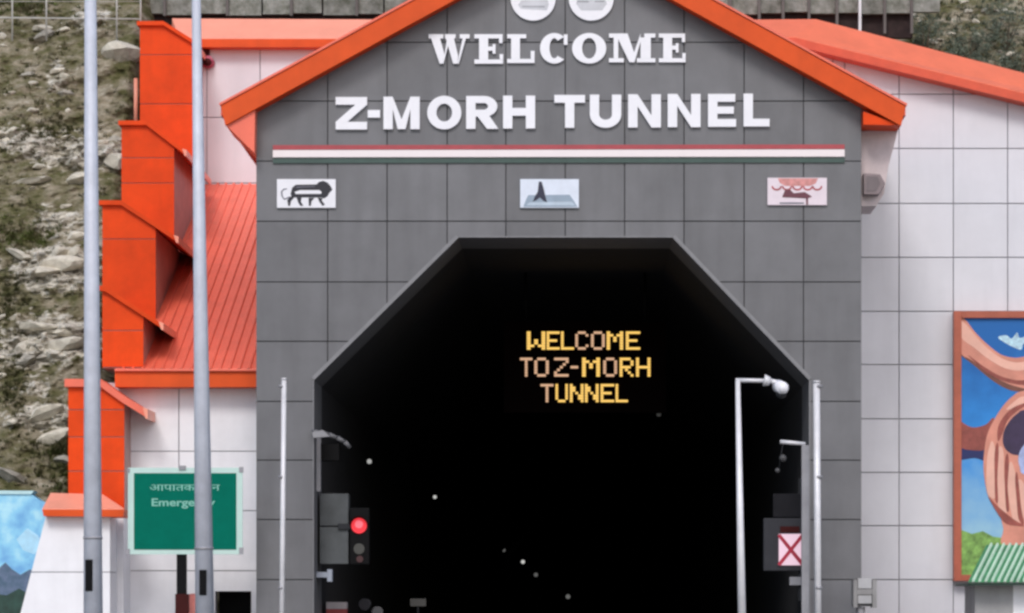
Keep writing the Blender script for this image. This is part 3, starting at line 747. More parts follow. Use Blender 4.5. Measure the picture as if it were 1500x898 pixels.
both([(1404, 516), (1428, 536), (1452, 556), (1476, 570), (1500, 574), (1530, 574), (1530, 560), (1404, 500)], brown, 1, 'painted_shadow')
both([(1402, 464), (1414, 468), (1428, 486), (1446, 504), (1466, 519), (1486, 524), (1506, 522), (1530, 518), (1548, 560), (1520, 572), (1496, 568), (1472, 560), (1446, 545), (1424, 528), (1402, 512)], skin, 2, 'painted_arm')
both([(1406, 470), (1416, 476), (1430, 493), (1448, 511), (1468, 525), (1490, 531), (1516, 528), (1500, 542), (1474, 540), (1448, 526), (1428, 510), (1408, 494)], skin_l, 3, 'painted_highlight')
both([(1418, 520), (1440, 536), (1464, 550), (1490, 557), (1512, 556), (1500, 564), (1470, 558), (1444, 545)], skin_d, 3, 'painted_crease')
both([(1462, 494), (1474, 491), (1482, 496), (1490, 487), (1494, 495), (1506, 492), (1512, 499), (1500, 503), (1496, 512), (1486, 509), (1474, 503)], mat('painted_white', (.45, .66, .86), .6, var=.35, scale=9), 1, 'painted_cloud')
both([(1402, 618), (1424, 626), (1444, 622), (1456, 612), (1458, 640), (1448, 656), (1430, 660), (1402, 652)], skin_d, 2, 'painted_wrist')
both([(1402, 645), (1420, 652), (1446, 652), (1444, 674), (1428, 671), (1402, 672)], navy, 1, 'painted_sleeve')
both([(1441, 690), (1442, 660), (1447, 634), (1458, 612), (1470, 594), (1484, 580), (1502, 572), (1560, 566), (1572, 640), (1570, 800), (1474, 800), (1470, 775), (1463, 750), (1448, 728)], skin, 3, 'painted_hand')
both([(1470, 634), (1478, 618), (1490, 606), (1506, 600), (1540, 604), (1566, 620), (1566, 668), (1530, 676), (1500, 668), (1480, 664), (1470, 652)], mat('painted_dark_hollow', (.035, .02, .06), .6, var=.3), 4, 'painted_hollow')
both([(1492, 668), (1500, 652), (1520, 640), (1566, 634), (1566, 690), (1530, 704), (1504, 696), (1494, 684)], mat('painted_pale_blue', (.38, .45, .72), .6, var=.25, scale=5), 5, 'painted_globe')
for a in ([(1446, 720), (1445, 690), (1447, 664), (1453, 646), (1458, 660), (1457, 690), (1458, 726), (1453, 730)], [(1462, 740), (1460, 706), (1460, 676), (1464, 654), (1470, 662), (1471, 700), (1476, 744), (1470, 752)],
          [(1482, 754), (1476, 716), (1476, 690), (1481, 676), (1487, 692), (1490, 724), (1496, 764), (1488, 768)], [(1500, 760), (1492, 726), (1490, 706), (1497, 704), (1506, 726), (1512, 760)],
          [(1474, 600), (1486, 588), (1504, 580), (1530, 578), (1508, 588), (1488, 597)]): both(a, skin_l, 5, 'painted_finger')
for a in ([(1458, 732), (1457, 700), (1457, 664), (1461, 648), (1463, 662), (1461, 700), (1462, 734)], [(1474, 746), (1472, 712), (1472, 676), (1476, 664), (1478, 680), (1476, 712), (1478, 746)],
          [(1462, 626), (1472, 608), (1488, 595), (1508, 590), (1490, 602), (1476, 616), (1468, 636), (1462, 646)], [(1492, 760), (1489, 730), (1487, 700), (1490, 692), (1493, 714), (1496, 744), (1500, 768)],
          [(1448, 728), (1462, 742), (1484, 760), (1500, 770), (1490, 770), (1470, 764)]): both(a, skin_d, 6, 'painted_crease')
fm = mat('rusty_brown_frame', (.42, .105, .06), .5, var=.15)
for nm, q in (('a', [(MX0, MY1), (MX0+11, MY1), (MX0+11, MY0), (MX0, MY0)]), ('b', [(MX1-11, MY1), (MX1, MY1), (MX1, MY0), (MX1-11, MY0)]),
              ('c', [(MX0+11.2, MY0+10), (MX1-11.2, MY0+10), (MX1-11.2, MY0), (MX0+11.2, MY0)]), ('d', [(MX0+11.2, MY1), (MX1-11.2, MY1), (MX1-11.2, MY1-9), (MX0+11.2, MY1-9)])):
    MB().prism(WP(q, DM), DM-CD-.06, DM-CD+.19).build('frame', fm, mu, bevel=.006)

# small booth with a green ribbed roof in front of the wing
DB = 61.5; yb = DB-CD
bo = thing('booth', 'grey and white booth with green ribbed roof in front of the mural', 'booth', (W(1500, 0, DB)[0], yb+.6, 0))
x0, zt_ = W(1428, 856, DB); x1, _ = W(1484, 856, DB); x2, _ = W(1640, 856, DB)
MB().box(x0, x1, yb, yb+1.6, 0, zt_).build('pillar', mat('grey_booth_panel', (.32, .32, .33), .6, streak=.2), bo)
MB().box(x1+.003, x2, yb+.05, yb+1.6, 0, zt_-.003).build('wall', M['whitepaint'], bo)
gx0, gz0 = W(1418, 852, DB-.5); gx1, _ = W(1660, 852, DB-.5); _, gz1 = W(0, 798, DB+.2)
grn = [mat('green_roof_sheet', (.05, .22, .10), .5, var=.3, scale=6), mat('pale_green_rib', (.50, .68, .55), .5, var=.15)]
ns = 26; step = (gx1-gx0)/ns
rise = .5; run = .85; lean = .50
for k in range(ns):
    a = gx0+k*step; mb = MB()
    def P4(xx, t_, up=0): return (xx+lean*t_, yb-.5+run*t_-.0, gz0+(gz1-gz0)*t_+up)
    w_ = step*.58
    mb.cur = 0; mb.add([P4(a, 0), P4(a+w_, 0), P4(a+w_, 1), P4(a, 1), P4(a, 0, -.02), P4(a+w_, 0, -.02), P4(a+w_, 1, -.02), P4(a, 1, -.02)], [[0, 1, 2, 3], [7, 6, 5, 4], [0, 4, 5, 1], [3, 2, 6, 7], [0, 3, 7, 4], [1, 5, 6, 2]])
    mb.cur = 1; e = step*.42
    mb.add([P4(a+w_, 0, .0), P4(a+w_+e*.2, 0, .045), P4(a+w_+e*.8, 0, .045), P4(a+step, 0, 0), P4(a+w_, 1, .0), P4(a+w_+e*.2, 1, .045), P4(a+w_+e*.8, 1, .045), P4(a+step, 1, 0)],
           [[0, 1, 5, 4], [1, 2, 6, 5], [2, 3, 7, 6], [0, 3, 2, 1]])
    mb.build('roof_sheet', grn, bo)
MB().box(gx0+.02, gx1, yb-.46, yb+1.7, gz0-.07, gz0-.03).build('roof_edge', mat('dark_green_edge', (.02, .06, .04), .6), bo)

# ------------------------------------------------------------------ left wing
lw = thing('side_building', 'white wing left of the tunnel with coral ribbed lean-to roof and upper wall', 'building', (-8, 2, 0))
DW = 61.45
lx0, lx1 = W(158, 0, DW)[0], XL
zr = [0, W(0, 930, DW)[1], W(0, 836, DW)[1], W(0, 748, DW)[1], W(0, 661, DW)[1], W(0, 560, DW)[1]]
xc = [lx0, W(262, 0, DW)[0], lx1+.2]
dx0, dx1 = W(315, 0, DW)[0], W(368, 0, DW)[0]; dzt = W(0, 866, DW)[1]
for i in range(2):
    for j in range(5):
        a, b_ = xc[i]+.012, xc[i+1]-.012; c_, d_ = zr[j]+.01, zr[j+1]-.01
        mb = MB()
        if i == 1 and c_ < dzt:
            mb.box(a, dx0, 1.45, 1.50, c_, d_); mb.box(dx1, b_, 1.45, 1.50, c_, d_)
            if d_ > dzt: mb.box(dx0+.0005, dx1-.0005, 1.45, 1.50, dzt, d_)
        else: mb.box(a, b_, 1.45, 1.50, c_, d_)
        mb.build('panel', M['whitepaint'], lw)
bk = MB(); bk.box(lx0+.01, dx0, 1.505, 1.8, 0, zr[-1]); bk.box(dx1, lx1+.2, 1.505, 1.8, 0, zr[-1]); bk.box(dx0+.001, dx1-.001, 1.505, 1.8, dzt, zr[-1]); bk.build('backing_wall', M['white_joint'], lw)
MB().box(dx0-.02, dx1+.02, 2.3, 2.4, 0, dzt+.1).build('door', M['black'], lw)
# ribbed lean-to roof
e0 = (61.0, W(0, 543, 61.0)[1]); e1 = (74.0, W(0, 270, 74.0)[1])
rx0, rx1 = -9.48, XL-.01
pitch = .20; nrib = int((rx1-rx0)/pitch)
ribs_per = 4
k = 0
while k < nrib:
    mb = MB()
    for r_ in range(k, min(nrib, k+ribs_per)):
        a = rx0+r_*pitch
        prof = [(0, 0), (.115, 0), (.135, .045), (.18, .045), (.2, 0)]
        vs = []
        for (d, z) in (e0, e1):
            for (u, h) in prof: vs.append((a+u, d-CD, z+h))
        mb.add(vs, [[i, i+1, 5+i+1, 5+i] for i in range(4)])
    mb.build('roof_sheet', M['coral'], lw); k += ribs_per
MB().prism([(rx0, W(0, 567, 61)[1]), (rx1, W(0, 567, 61)[1]), (rx1, e0[1]-.02), (rx0, e0[1]-.02)], .97, 1.44).build('fascia', M['fascia'], lw)
MB().prism([(rx0, e0[1]-.018), (rx1, e0[1]-.018), (rx1, e0[1]+.03), (rx0, e0[1]+.03)], .90, .99).build('gutter', M['coral'], lw, bevel=.01)
# upper wall
DU = 74.0
uz = [W(0, p, DU)[1] for p in (310, 268, 172, 66)]
ux = [W(p, 0, DU)[0] for p in (262, 303, 381, 470, 560, 640)]
for i in range(len(ux)-1):
    for j in range(3):
        MB().box(ux[i]+.012, ux[i+1]-.012, DU-CD, DU-CD+.05, uz[j]+.012, uz[j+1]-.012).build('panel', M['white'], lw)
MB().box(ux[0]+.01, ux[-1], DU-CD+.055, DU-CD+.4, uz[0], uz[-1]).build('backing_wall', M['white_joint'], lw)
sweep([W(252, 27, DU+.6), W(640, 29, DU+.6)], [W(262, 56, DU-.35), W(640, 56, DU-.35)], [W(262, 69, DU-.35), W(640, 69, DU-.35)], DU-.35-CD, DU+.6-CD, lw, M['pale_coral'], M['fascia'])
# red alarm lamp on the upper wall
t = thing('alarm_lamp', 'small dark red lamp on the upper white wall beside the right lamp pole', 'lamp', (W(306, 92, DU)[0], DU-CD-.2, W(0, 98, DU)[1]))
x, z = W(306, 92, DU)
MB().tube((x, DU-CD-.05, z-.02), (x, DU-CD-.22, z+.06), .16, .10, 14).build('shade', mat('crimson_plastic', (.42, .06, .12), .4), t)
MB().ball((x, DU-CD-.24, z-.03), .10).build('bulb', M['maroon'], t)
MB().box(x-.14, x+.02, DU-CD-.1, DU-CD-.004, z+.1, z+.42).build('bracket', M['maroon'], t)

# stepped orange wall climbing the slope
sw = thing('stepped_wall', 'orange clad stepped wall climbing the slope left of the coral roof', 'wall', (-10, 0, 0))
XA, XB = -10.62, -9.48
def step_block(d, dback, left_px, seam_px, top, tip, bot_px, lx=None, rx=None, up=.10, cm=None):
    """top: photo points of the sloping top edge on the front face"""
    y = d-CD; yb_ = dback-CD
    a = W(left_px, 0, d)[0] if lx is None else lx; b_ = XB if rx is None else rx
    tz = [W(p[0], p[1], d) for p in top]
    def ztop(x):
        for p, q in zip(tz[:-1], tz[1:]):
            if p[0] <= x <= q[0]: return p[1]+(q[1]-p[1])*(x-p[0])/(q[0]-p[0])
        return tz[0][1] if x < tz[0][0] else tz[-1][1]
    zb_ = W(0, bot_px, d)[1]
    outline = [(a, zb_), (b_, zb_), (b_, ztop(b_))]+[p for p in reversed(tz) if a < p[0] < b_]+[(a, ztop(a))]
    # body; the side's shade is put into its pinkish colour
    MB().prism([(x+(.01 if x == a else -.01 if x == b_ else 0), z-.012) for x, z in outline], y+.03, yb_).build('core', mat('shaded_pink_side', (.50, .30, .27), .55, var=.12), sw)
    zz = [zb_]+[W(0, s, d)[1] for s in seam_px]+[99]
    for k in range(len(zz)-1):
        p = clip(clip(outline, 0, 1, -(zz[k]+.012)), 0, -1, zz[k+1]-.012)
        if len(p) > 2: MB().prism(p, y+R.uniform(-.004, .004), y+.028).build('panel', M['orange'], sw)
    # coping following the top edge with an overhang
    path = [(a-.06, ztop(a))]+[p for p in tz if a < p[0] < b_]+[W(tip[0], tip[1], d)]
    MB().prism(path+[(x, z+up) for x, z in reversed(path)], y-.10, yb_+.05).build('coping', cm or M['orange'], sw)
    q0, q1 = path[-2], path[-1]
    e_ = MB(); L_ = math.hypot(q1[0]-q0[0], q1[1]-q0[1]); ux_, uz_ = (q1[0]-q0[0])/L_, (q1[1]-q0[1])/L_
    e_.prism([(q1[0], q1[1]-.03), (q1[0]+.05, q1[1]-.05), (q1[0]+.05, q1[1]+up), (q1[0]-.05, q1[1]+up+.03)], y-.115, yb_)
    e_.build('coping_end', M['pale_coral'], sw)
step_block(72.0, 76, 205, [262, 152, 80], [(200, 38), (240, 38), (283, 64)], (285, 66), 330, rx=W(283, 0, 72)[0])
step_block(68.0, 72.5, 178, [350, 268, 231], [(175, 184), (215, 184), (256, 214)], (271, 227), 470, rx=W(255, 0, 68)[0])
step_block(64.0, 68.5, 150, [350], [(146, 301), (178, 301), (228, 335)], (259, 354), 540, rx=W(228, 0, 64)[0])
step_block(61.1, 64.5, 150, [484], [(146, 424), (156, 428), (210, 463)], (237, 481), 538, rx=W(210, 0, 61.1)[0])
step_block(60.5, 61.6, 100, [690, 640, 600], [(96, 567), (148, 567), (180, 590)], (214, 611), 752, rx=W(182, 0, 60.5)[0], up=.16, cm=M['coral'])
MB().box(W(100, 0, 60.5)[0]+.02, W(182, 0, 60.5)[0]-.02, .53, 1.6, 0, W(0, 752.5, 60.5)[1]).build('base', M['whitepaint'], sw)
# white plinth with coping at the foot
pl = thing('plinth_wall', 'white battered wall with coral coping at the foot of the stepped wall', 'wall', (-11, -1, 0))
DP = 59.6
zg = 0
lo = W(30, 898, DP); up_ = W(67, 757, DP); s_ = (lo[0]-up_[0])/(lo[1]-up_[1])
xg = up_[0]+s_*(0-up_[1])
xr = W(161, 0, DP)[0]; zj = W(0, 838, DP)[1]
xj = up_[0]+s_*(zj-up_[1])
MB().prism([(xg, 0), (xr, 0), (xr, zj-.01), (xj-.003, zj-.01)], DP-CD, DP-CD+2).build('panel', M['whitepaint'], pl)
MB().prism([(xj+.003, zj+.01), (xr, zj+.01), (xr, up_[1]), (up_[0], up_[1])], DP-CD, DP-CD+2).build('panel', M['whitepaint'], pl)
MB().prism([(xj+.05, zj-.02), (xr-.03, zj-.02), (xr-.03, zj+.02), (xj+.05, zj+.02)], DP-CD+.03, DP-CD+1.9).build('joint', M['white_joint'], pl)
dA, dB_ = DP-.25, DP+.7
sweep([W(74, 722, dB_), W(150, 724, dB_)], [W(62, 745, dA), W(182, 745, dA)], [W(64, 756, dA), W(181, 757, dA)], dA-CD, dB_-CD, pl, M['pale_coral'], M['fascia'])
# blue painted wall on the far left
bw = thing('painted_wall', 'low wall painted light blue with dark hills at the bottom left corner', 'wall', (-12.5, 1.2, 0))
DQ = 61.3; yq = DQ-CD
z0_, z1_ = W(0, 830, DQ)[1], W(0, 720, DQ)[1]
bmx = bpy.data.materials.new('painted_blue_scene'); bmx.use_nodes = True
n = bmx.node_tree.nodes; l = bmx.node_tree.links; b = n['Principled BSDF']; b.inputs['Roughness'].default_value = .6
ge = n.new('ShaderNodeNewGeometry'); nq = n.new('ShaderNodeTexNoise'); nq.inputs['Scale'].default_value = 2.4; nq.inputs['Detail'].default_value = 5; l.new(ge.outputs['Position'], nq.inputs['Vector'])
rp = n.new('ShaderNodeValToRGB'); e = rp.color_ramp.elements; e[0].position = .35; e[0].color = (.16, .42, .74, 1); e[1].position = .68; e[1].color = (.50, .82, .92, 1); x = e.new(.5); x.color = (.27, .62, .86, 1)
l.new(nq.outputs['Fac'], rp.inputs[0]); l.new(rp.outputs[0], b.inputs['Base Color'])
MB().prism([(W(-420, 0, DQ)[0], 0), (W(90, 0, DQ)[0], 0), W(90, 740, DQ), W(60, 734, DQ), W(46, 724, DQ), W(-420, 722, DQ)], yq, yq+.4).build('wall_face', bmx, bw)
hl = mat('painted_dark_hill', (.04, .09, .14), .6, var=.6, scale=7, col2=(.13, .17, .27)); hl2 = mat('painted_green_hill', (.02, .06, .045), .6, var=.4, scale=6); hl3 = mat('painted_cloud', (.42, .70, .88), .6, var=.15, scale=4)
def bflat(pts, m, k): MB().prism(WP(pts, DQ), yq-.003-.003*k, yq-.001-.003*k).build('painted_shape', m, bw)
bflat([(-420, 900), (70, 900), (60, 842), (44, 834), (30, 842), (18, 834), (8, 824), (-8, 838), (-60, 820), (-150, 840), (-420, 815)], hl, 1)
bflat([(-420, 900), (60, 900), (46, 872), (28, 862), (10, 872), (-40, 866), (-420, 880)], hl2, 2)
bflat([(24, 790), (40, 774), (56, 784), (62, 800), (50, 812), (34, 806)], hl3, 0)
bflat([(-420, 1010), (90, 1010), (90, 900.5), (-420, 900.5)], hl2, 0)
MB().prism([W(-420, 722, DQ), W(46, 724, DQ), W(50, 719, DQ), W(-420, 716, DQ)], yq-.04, yq+.45).build('coping', mat('pale_aqua_edge', (.50, .74, .78), .6), bw)

# wall of concrete panels and fence at the top of the slope
def top_wall(d, x0, x1, ytop, ybot, stepp, lab, strut, off=0):
    y = d-CD
    t = thing('retaining_wall', lab, 'wall', (W((x0+x1)/2, 0, d)[0], y, W(0, ybot+30, d)[1]))
    px = x0; i = 0
    while px < x1:
        w_ = stepp*(1+.12*((i*37) % 7-3)/3)
        yb2 = ybot+((i*53) % 5-2)*.8
        MB().prism(WP([(px+1.3, yb2), (px+w_-1.3, yb2), (px+w_-1.3, ytop), (px+1.3, ytop)], d), y+R.uniform(-.03, .03), y+.18).build('panel', M['concrete'], t)
        if i % 2 == 1 or strut:
            MB().prism(WP([(px-1.6, ybot+30 if strut else ybot+2), (px+2.2, ybot+30 if strut else ybot+2), (px+2.2, ytop-6), (px-1.6, ytop-6)], d-.12), y-.13, y-.02 if not strut else y+.05).build('post', M['white_metal'] if strut and i == 8 else mat('grey_brown_post', (.13, .115, .11), .8), t)
        px += w_; i += 1
    bb = MB(); bb.prism(WP([(x0, ybot+34), (x1, ybot+34), (x1, ytop+2), (x0, ytop+2)], d), y+.19, y+.4); bb.build('gap_shade', mat('gap_shade_brown', (.03, .018, .018), .95, var=.4, scale=6), t)  # dark sheet standing in for the shadow in the gaps below the panels
top_wall(76.5, 200, 620, -70, 21, 46, 'weathered grey panel wall above the left upper roof', False)
top_wall(76.5, 960, 1338, -70, 19, 38, 'weathered grey panel wall over dark gaps above the right roof', True)
fe = thing('fence', 'thin pale fence rail and posts along the top of the rocky slope', 'fence', (W(60, 0, 80)[0], 19, W(0, 40, 80)[1]))
fsteel = mat('pale_fence_steel', (.50, .50, .47), .6)
pts_ = []
for px in (-200, -120, -50, 18, 68, 120, 171, 206):
    x, y, z = hill_at_px(px, 44); pts_.append((x, y, z, px))
yy = min(p[1] for p in pts_)-.25; dF_ = yy+CD
MB().tube((W(-200, 0, dF_)[0], yy, W(0, 24, dF_)[1]), (W(206, 0, dF_)[0], yy, W(0, 28, dF_)[1]), .02).build('rail', fsteel, fe)
for x, y, z, px in pts_:
    if px == 120: continue
    xx = W(px, 0, dF_)[0]; MB().tube((xx, yy, W(0, 60, dF_)[1]), (xx, yy, W(0, -50, dF_)[1]), .022).build('post', fsteel, fe)
for py in (2, -22): MB().tube((W(-200, 0, dF_)[0], yy+.01, W(0, py, dF_)[1]), (W(206, 0, dF_)[0], yy+.01, W(0, py, dF_)[1]), .008).build('wire', fsteel, fe)
# two pale pipes against the slope beside the top block
t = thing('pipe', 'pair of thin pale upright pipes left of the topmost orange block', 'pipe', (W(205, 0, 72.6)[0], 12.6, W(0, 182, 72.6)[1]))
for px in (199, 213): MB().tube((W(px, 0, 72.6)[0], 12.6, W(0, 183, 72.6)[1]), (W(px, 0, 72.6)[0], 12.6, W(0, 115 if px < 205 else 128, 72.6)[1]), .05).build('tube', M['pale_coral'], t)

# ------------------------------------------------------------------ lamp poles
def lamp_pole(xt, wt, xb, wb, d, lab, hx, hy0, hy1):
    x0, _ = W(xb, 0, d); zb0 = 0; s = d/F
    zt0 = W(0, 0, d)[1]; zbm = W(0, 898, d)[1]
    kx = (xt-xb)*s/(zt0-zbm); kr = (wt-wb)*s/2/(zt0-zbm)
    P = lambda z: (x0+kx*(z-zbm), d-CD, z)
    rr = lambda z: wb*s/2+kr*(z-zbm)
    top = 10.8
    t = thing('lamp_pole', lab, 'lamp pole', P(0), 'steel lamp poles before the tunnel')
    MB().tube(P(.02), P(top), rr(0), rr(top), 12).build('shaft', M['galv'], t)
    MB().tube(P(-.02), P(.03), .22, .22, 16).build('base_plate', M['galv'], t)
    # lamp head on its arm, above the frame
    a = P(top); MB().tube((a[0], a[1], a[2]-.1), (a[0]+.1, a[1]-1.3, a[2]+.25), .035).build('arm', M['galv'], t)
    MB().box(a[0]-.03, a[0]+.23, a[1]-2.0, a[1]-1.25, a[2]+.2, a[2]+.3).build('lamp_head', M['mid_metal'], t, bevel=.03)
    zh0, zh1 = W(0, hy1, d)[1], W(0, hy0, d)[1]; hxw = W(hx, 0, d)[0]; r = rr(zh0)
    MB().box(hxw-.045, hxw+.045, d-CD-r-.012, d-CD-r*.5, zh0, zh1).build('hatch', M['black'], t, bevel=.006)
    z_ = (zh0+zh1)/2
    MB().tube(P(zh1+.25), P(zh1+.28), rr(zh1)+.006, rr(zh1)+.006, 12).build('band', M['mid_metal'], t)
lamp_pole(132.5, 17.5, 136.5, 28, 36, 'left tapered steel lamp pole in front of the rocky slope', 132.5, 820, 866)
lamp_pole(287.5, 13, 300, 28, 36.5, 'right tapered steel lamp pole crossing in front of the green sign', 299, 835, 872)

# slim posts
def slim(px0, px1, ytop, w, d, lab, name='post'):
    x0 = W(px0, 0, d)[0]; x1 = W(px1, 0, d)[0]; zt1 = W(0, ytop, d)[1]; r = w*d/F/2
    t = thing('slim_post', lab, 'post', (x1, d-CD, 0), 'slim white posts either side of the opening')
    MB().tube((x1, d-CD, 0), (x0, d-CD, zt1), r, r, 12).build('shaft', M['white_metal'], t)
    MB().tube((x0, d-CD, zt1), (x0, d-CD, zt1+.03), r*1.35, r*.9, 12).build('cap', M['white_metal'], t)
    for z in (2.2, 4.4, 6.2): MB().tube((x1, d-CD, z), (x1, d-CD, z+.05), r*1.18, r*1.18, 12).build('collar', M['mid_metal'], t)
    MB().tube((x1, d-CD, 0), (x1, d-CD, .04), .14, .14, 12).build('base_plate', M['white_metal'], t)
slim(416, 412, 556, 7.5, 58.5, 'slim white post in front of the left side of the grey facade')
slim(1196, 1199, 560, 10, 58.5, 'slim white post in front of the right side of the grey facade')

# CCTV pole
d = 56.0; x = W(1083, 0, d)[0]; zt2 = W(0, 557, d)[1]; s = d/F; y = d-CD
t = thing('camera_pole', 'slim white pole with a side arm carrying a white camera before the opening', 'camera pole', (W(1088, 0, d)[0], y, 0))
MB().tube((W(1089, 0, d)[0], y, 0), (x-.03, y, zt2), 7*s, 3.6*s, 12).build('shaft', M['white_metal'], t)
MB().tube((x-.07, y, zt2), (W(1124, 0, d)[0], y, zt2-.01), 3.2*s, 3.0*s, 10).build('arm', M['white_metal'], t)
MB().tube((W(1119, 0, d)[0], y, zt2), (W(1128, 0, d)[0], y, zt2-.02), 9*s, 6*s, 14).build('flange', M['white_metal'], t)
MB().tube((W(1128, 0, d)[0], y, zt2-.01), (W(1141, 0, d)[0], y, W(0, 562, d)[1]), 3.5*s, 5*s, 10).build('bracket', M['white_metal'], t)
c = (W(1143, 0, d)[0], y, W(0, 568, d)[1])
MB().tube((c[0]-.04, y+.08, c[2]+.04), (c[0]+.04, y-.16, c[2]-.02), 9.5*s, 9*s, 16).ball((c[0]+.03, y-.12, c[2]-.01), 9.3*s, 14, 8).build('camera_head', M['lettering'], t)
MB().ball((c[0]+.01, y-.05, c[2]-.13), 8*s, 14, 8, (1, 1, .8)).build('dome', M['dark_metal'], t)

# post with short arm at the right edge of the opening
d = 58.8; y = d-CD
t = thing('sensor_post', 'dark grey post with a short pale arm at the right edge of the opening', 'post', (W(1180, 0, d)[0], y, 0))
MB().box(W(1174.5, 0, d)[0], W(1185, 0, d)[0], y, y+.14, 0, W(0, 652, d)[1]).build('shaft', M['mid_metal'], t)
MB().tube((W(1143, 0, d)[0], y+.05, W(0, 647, d)[1]), (W(1180, 0, d)[0], y+.05, W(0, 650, d)[1]), 3.3*d/F, 2.6*d/F, 10).build('arm', M['white_metal'], t)
MB().ball((W(1147, 0, d)[0], y+.05, W(0, 671, d)[1]), .075, 12, 8).build('sensor', mat('dim_grey_plastic', (.07, .07, .075), .6), t)
MB().ball((W(1139, 0, d)[0], y+.05, W(0, 689, d)[1]), .05, 12, 8).build('sensor', mat('dim_grey_plastic', (.07, .07, .075)), t)
MB().tube((W(1147, 0, d)[0], y+.05, W(0, 650, d)[1]), (W(1141, 0, d)[0], y+.05, W(0, 689, d)[1]), .008).build('cable', M['dark_metal'], t)

# red cross lane signal
d = 60.7; y = d-CD
def bx(px0, px1, py0, py1, y0, y1, mb=None):
    mb = mb or MB(); a, zt_ = W(px0, py0, d); b_, zb_ = W(px1, py1, d); return mb.box(a, b_, y0, y1, zb_, zt_)
t = thing('lane_signal', 'grey box with a white panel and red cross inside the right edge of the opening', 'traffic signal', (W(1150, 0, d)[0], y, W(0, 860, d)[1]))
bx(1119, 1181, 759, 836, y+.05, y+.3).build('housing', mat('charcoal_housing', (.045, .046, .055), .7, spec=.2), t, bevel=.01)
bx(1133, 1175, 723, 757.5, y+.08, y+.28).build('upper_box', mat('darker_housing', (.014, .014, .018), .7, spec=.15), t, bevel=.01)
pn = bx(1141, 1177, 782, 828, y+.02, y+.048).build('panel', mat('white_signal_panel', (.5, .4, .46), .4, emis=(.95, .62, .76), estr=.55), t)
cr = mat('red_cross', (.5, .02, .06), .4)
for q in ([(1139, 785), (1143, 782), (1178, 825), (1174, 829)],): MB().prism(WP(q, d), y+.010, y+.019).build('cross_bar', cr, pn)
MB().prism(WP([(1174, 782), (1178, 785), (1143, 829), (1139, 826)], d), y+.004, y+.009).build('cross_bar', cr, pn)
bx(1143, 1171, 771, 780, y+.02, y+.048).build('visor', M['maroon'], t)
bx(1157, 1183, 845, 857, y+.05, y+.2).build('bracket', M['mid_metal'], t)
bx(1170, 1186, 700, 880, y+.12, y+.2).build('rail', M['dark_metal'], t)
# left signal
t = thing('traffic_signal', 'traffic signal with glowing red lamp beside grey cabinet left in the opening', 'traffic signal', (W(525, 0, d)[0], y, W(0, 828, d)[1]))
bx(512, 541, 744, 827, y, y+.25).build('housing', M['black'], t, bevel=.02)
x, z = W(526, 770, d)
rl = MB().disc(x, z, 11.5*d/F, y-.03, y-.002, 24).build('red_lamp', mat('red_lamp', (.4, .02, .03), .4, emis=(.85, .02, .035), estr=.8), t)
x2, z2 = W(526, 768, d)
MB().disc(x2, z2, 6*d/F, y-.036, y-.031, 18).build('lamp_core', mat('red_lamp_core', (.5, .1, .12), .4, emis=(.75, .12, .16), estr=.9), rl)
mbv = MB(); q = arc(x, z, 15*d/F, 15*d/F, 13.6*d/F, 13.6*d/F, 10, 170, 16); mbv.prism(q, y-.16, y-.001); mbv.build('visor', M['black'], t)
x, z = W(526, 804, d)
MB().disc(x, z, 8*d/F, y-.02, y-.002, 18).build('unlit_lamp', mat('unlit_grey_lens', (.055, .055, .05), .5), t)
x, z = W(527, 819, d); MB().disc(x, z, 5*d/F, y-.02, y-.002, 14).build('unlit_lamp', mat('unlit_red_lens', (.06, .018, .022), .4), t)
bx(495, 513, 767, 775, y-.02, y+.05).build('arm', M['dark_metal'], t)
t = thing('cabinet', 'tall grey control cabinet on the left wall of the opening', 'cabinet', (W(489, 0, d)[0], y, W(0, 826, d)[1]))
bx(468, 510, 723, 770, y+.04, y+.5).build('upper_door', mat('cabinet_grey', (.085, .093, .10), .6, var=.2, spec=.25), t, bevel=.008)
bx(468, 510, 772, 826, y+.04, y+.5).build('lower_door', mat('cabinet_grey', (.17, .18, .19)), t, bevel=.008)
bx(458, 470, 640, 720, y-.1, y+.02).build('duct', M['mid_metal'], t)
t = thing('bracket', 'short pale blue grey bracket below the control cabinet', 'bracket', (W(475, 0, d)[0], y, W(0, 850, d)[1]))
bx(456, 484, 838, 846, y-.12, y+.1).build('arm', mat('blue_grey_steel', (.34, .38, .46), .5), t)
bx(480, 487, 834, 852, y-.13, y+.12).build('end_plate', mat('blue_grey_steel', (.34, .38, .46)), t)
# curved lamp arm at the left edge
t = thing('wall_lamp', 'curved grey lamp arm reaching into the opening from its left edge', 'lamp', (W(462, 0, 60)[0], -.1, W(0, 642, 60)[1]))
pts = [(458, 633), (470, 633), (482, 637), (495, 642), (506, 648), (513, 656)]
mb = MB()
for a, b_ in zip(pts[:-1], pts[1:]):
    xa, za = W(a[0], a[1], 60); xb_, zb_ = W(b_[0], b_[1], 60); mb.tube((xa, -.1, za), (xb_, -.05, zb_), .05, .04, 8)
mb.build('arm', mat('dark_grey_steel', (.12, .12, .13), .5), t)
MB().prism(WP([(458, 634), (474, 631), (484, 640), (460, 642)], 60), -.16, -.02).build('head', mat('cabinet_pale', (.26, .26, .28), .5), t)
bx(462, 496, 650, 674, y+.1, y+.5).build('junction_box', M['black'], t)

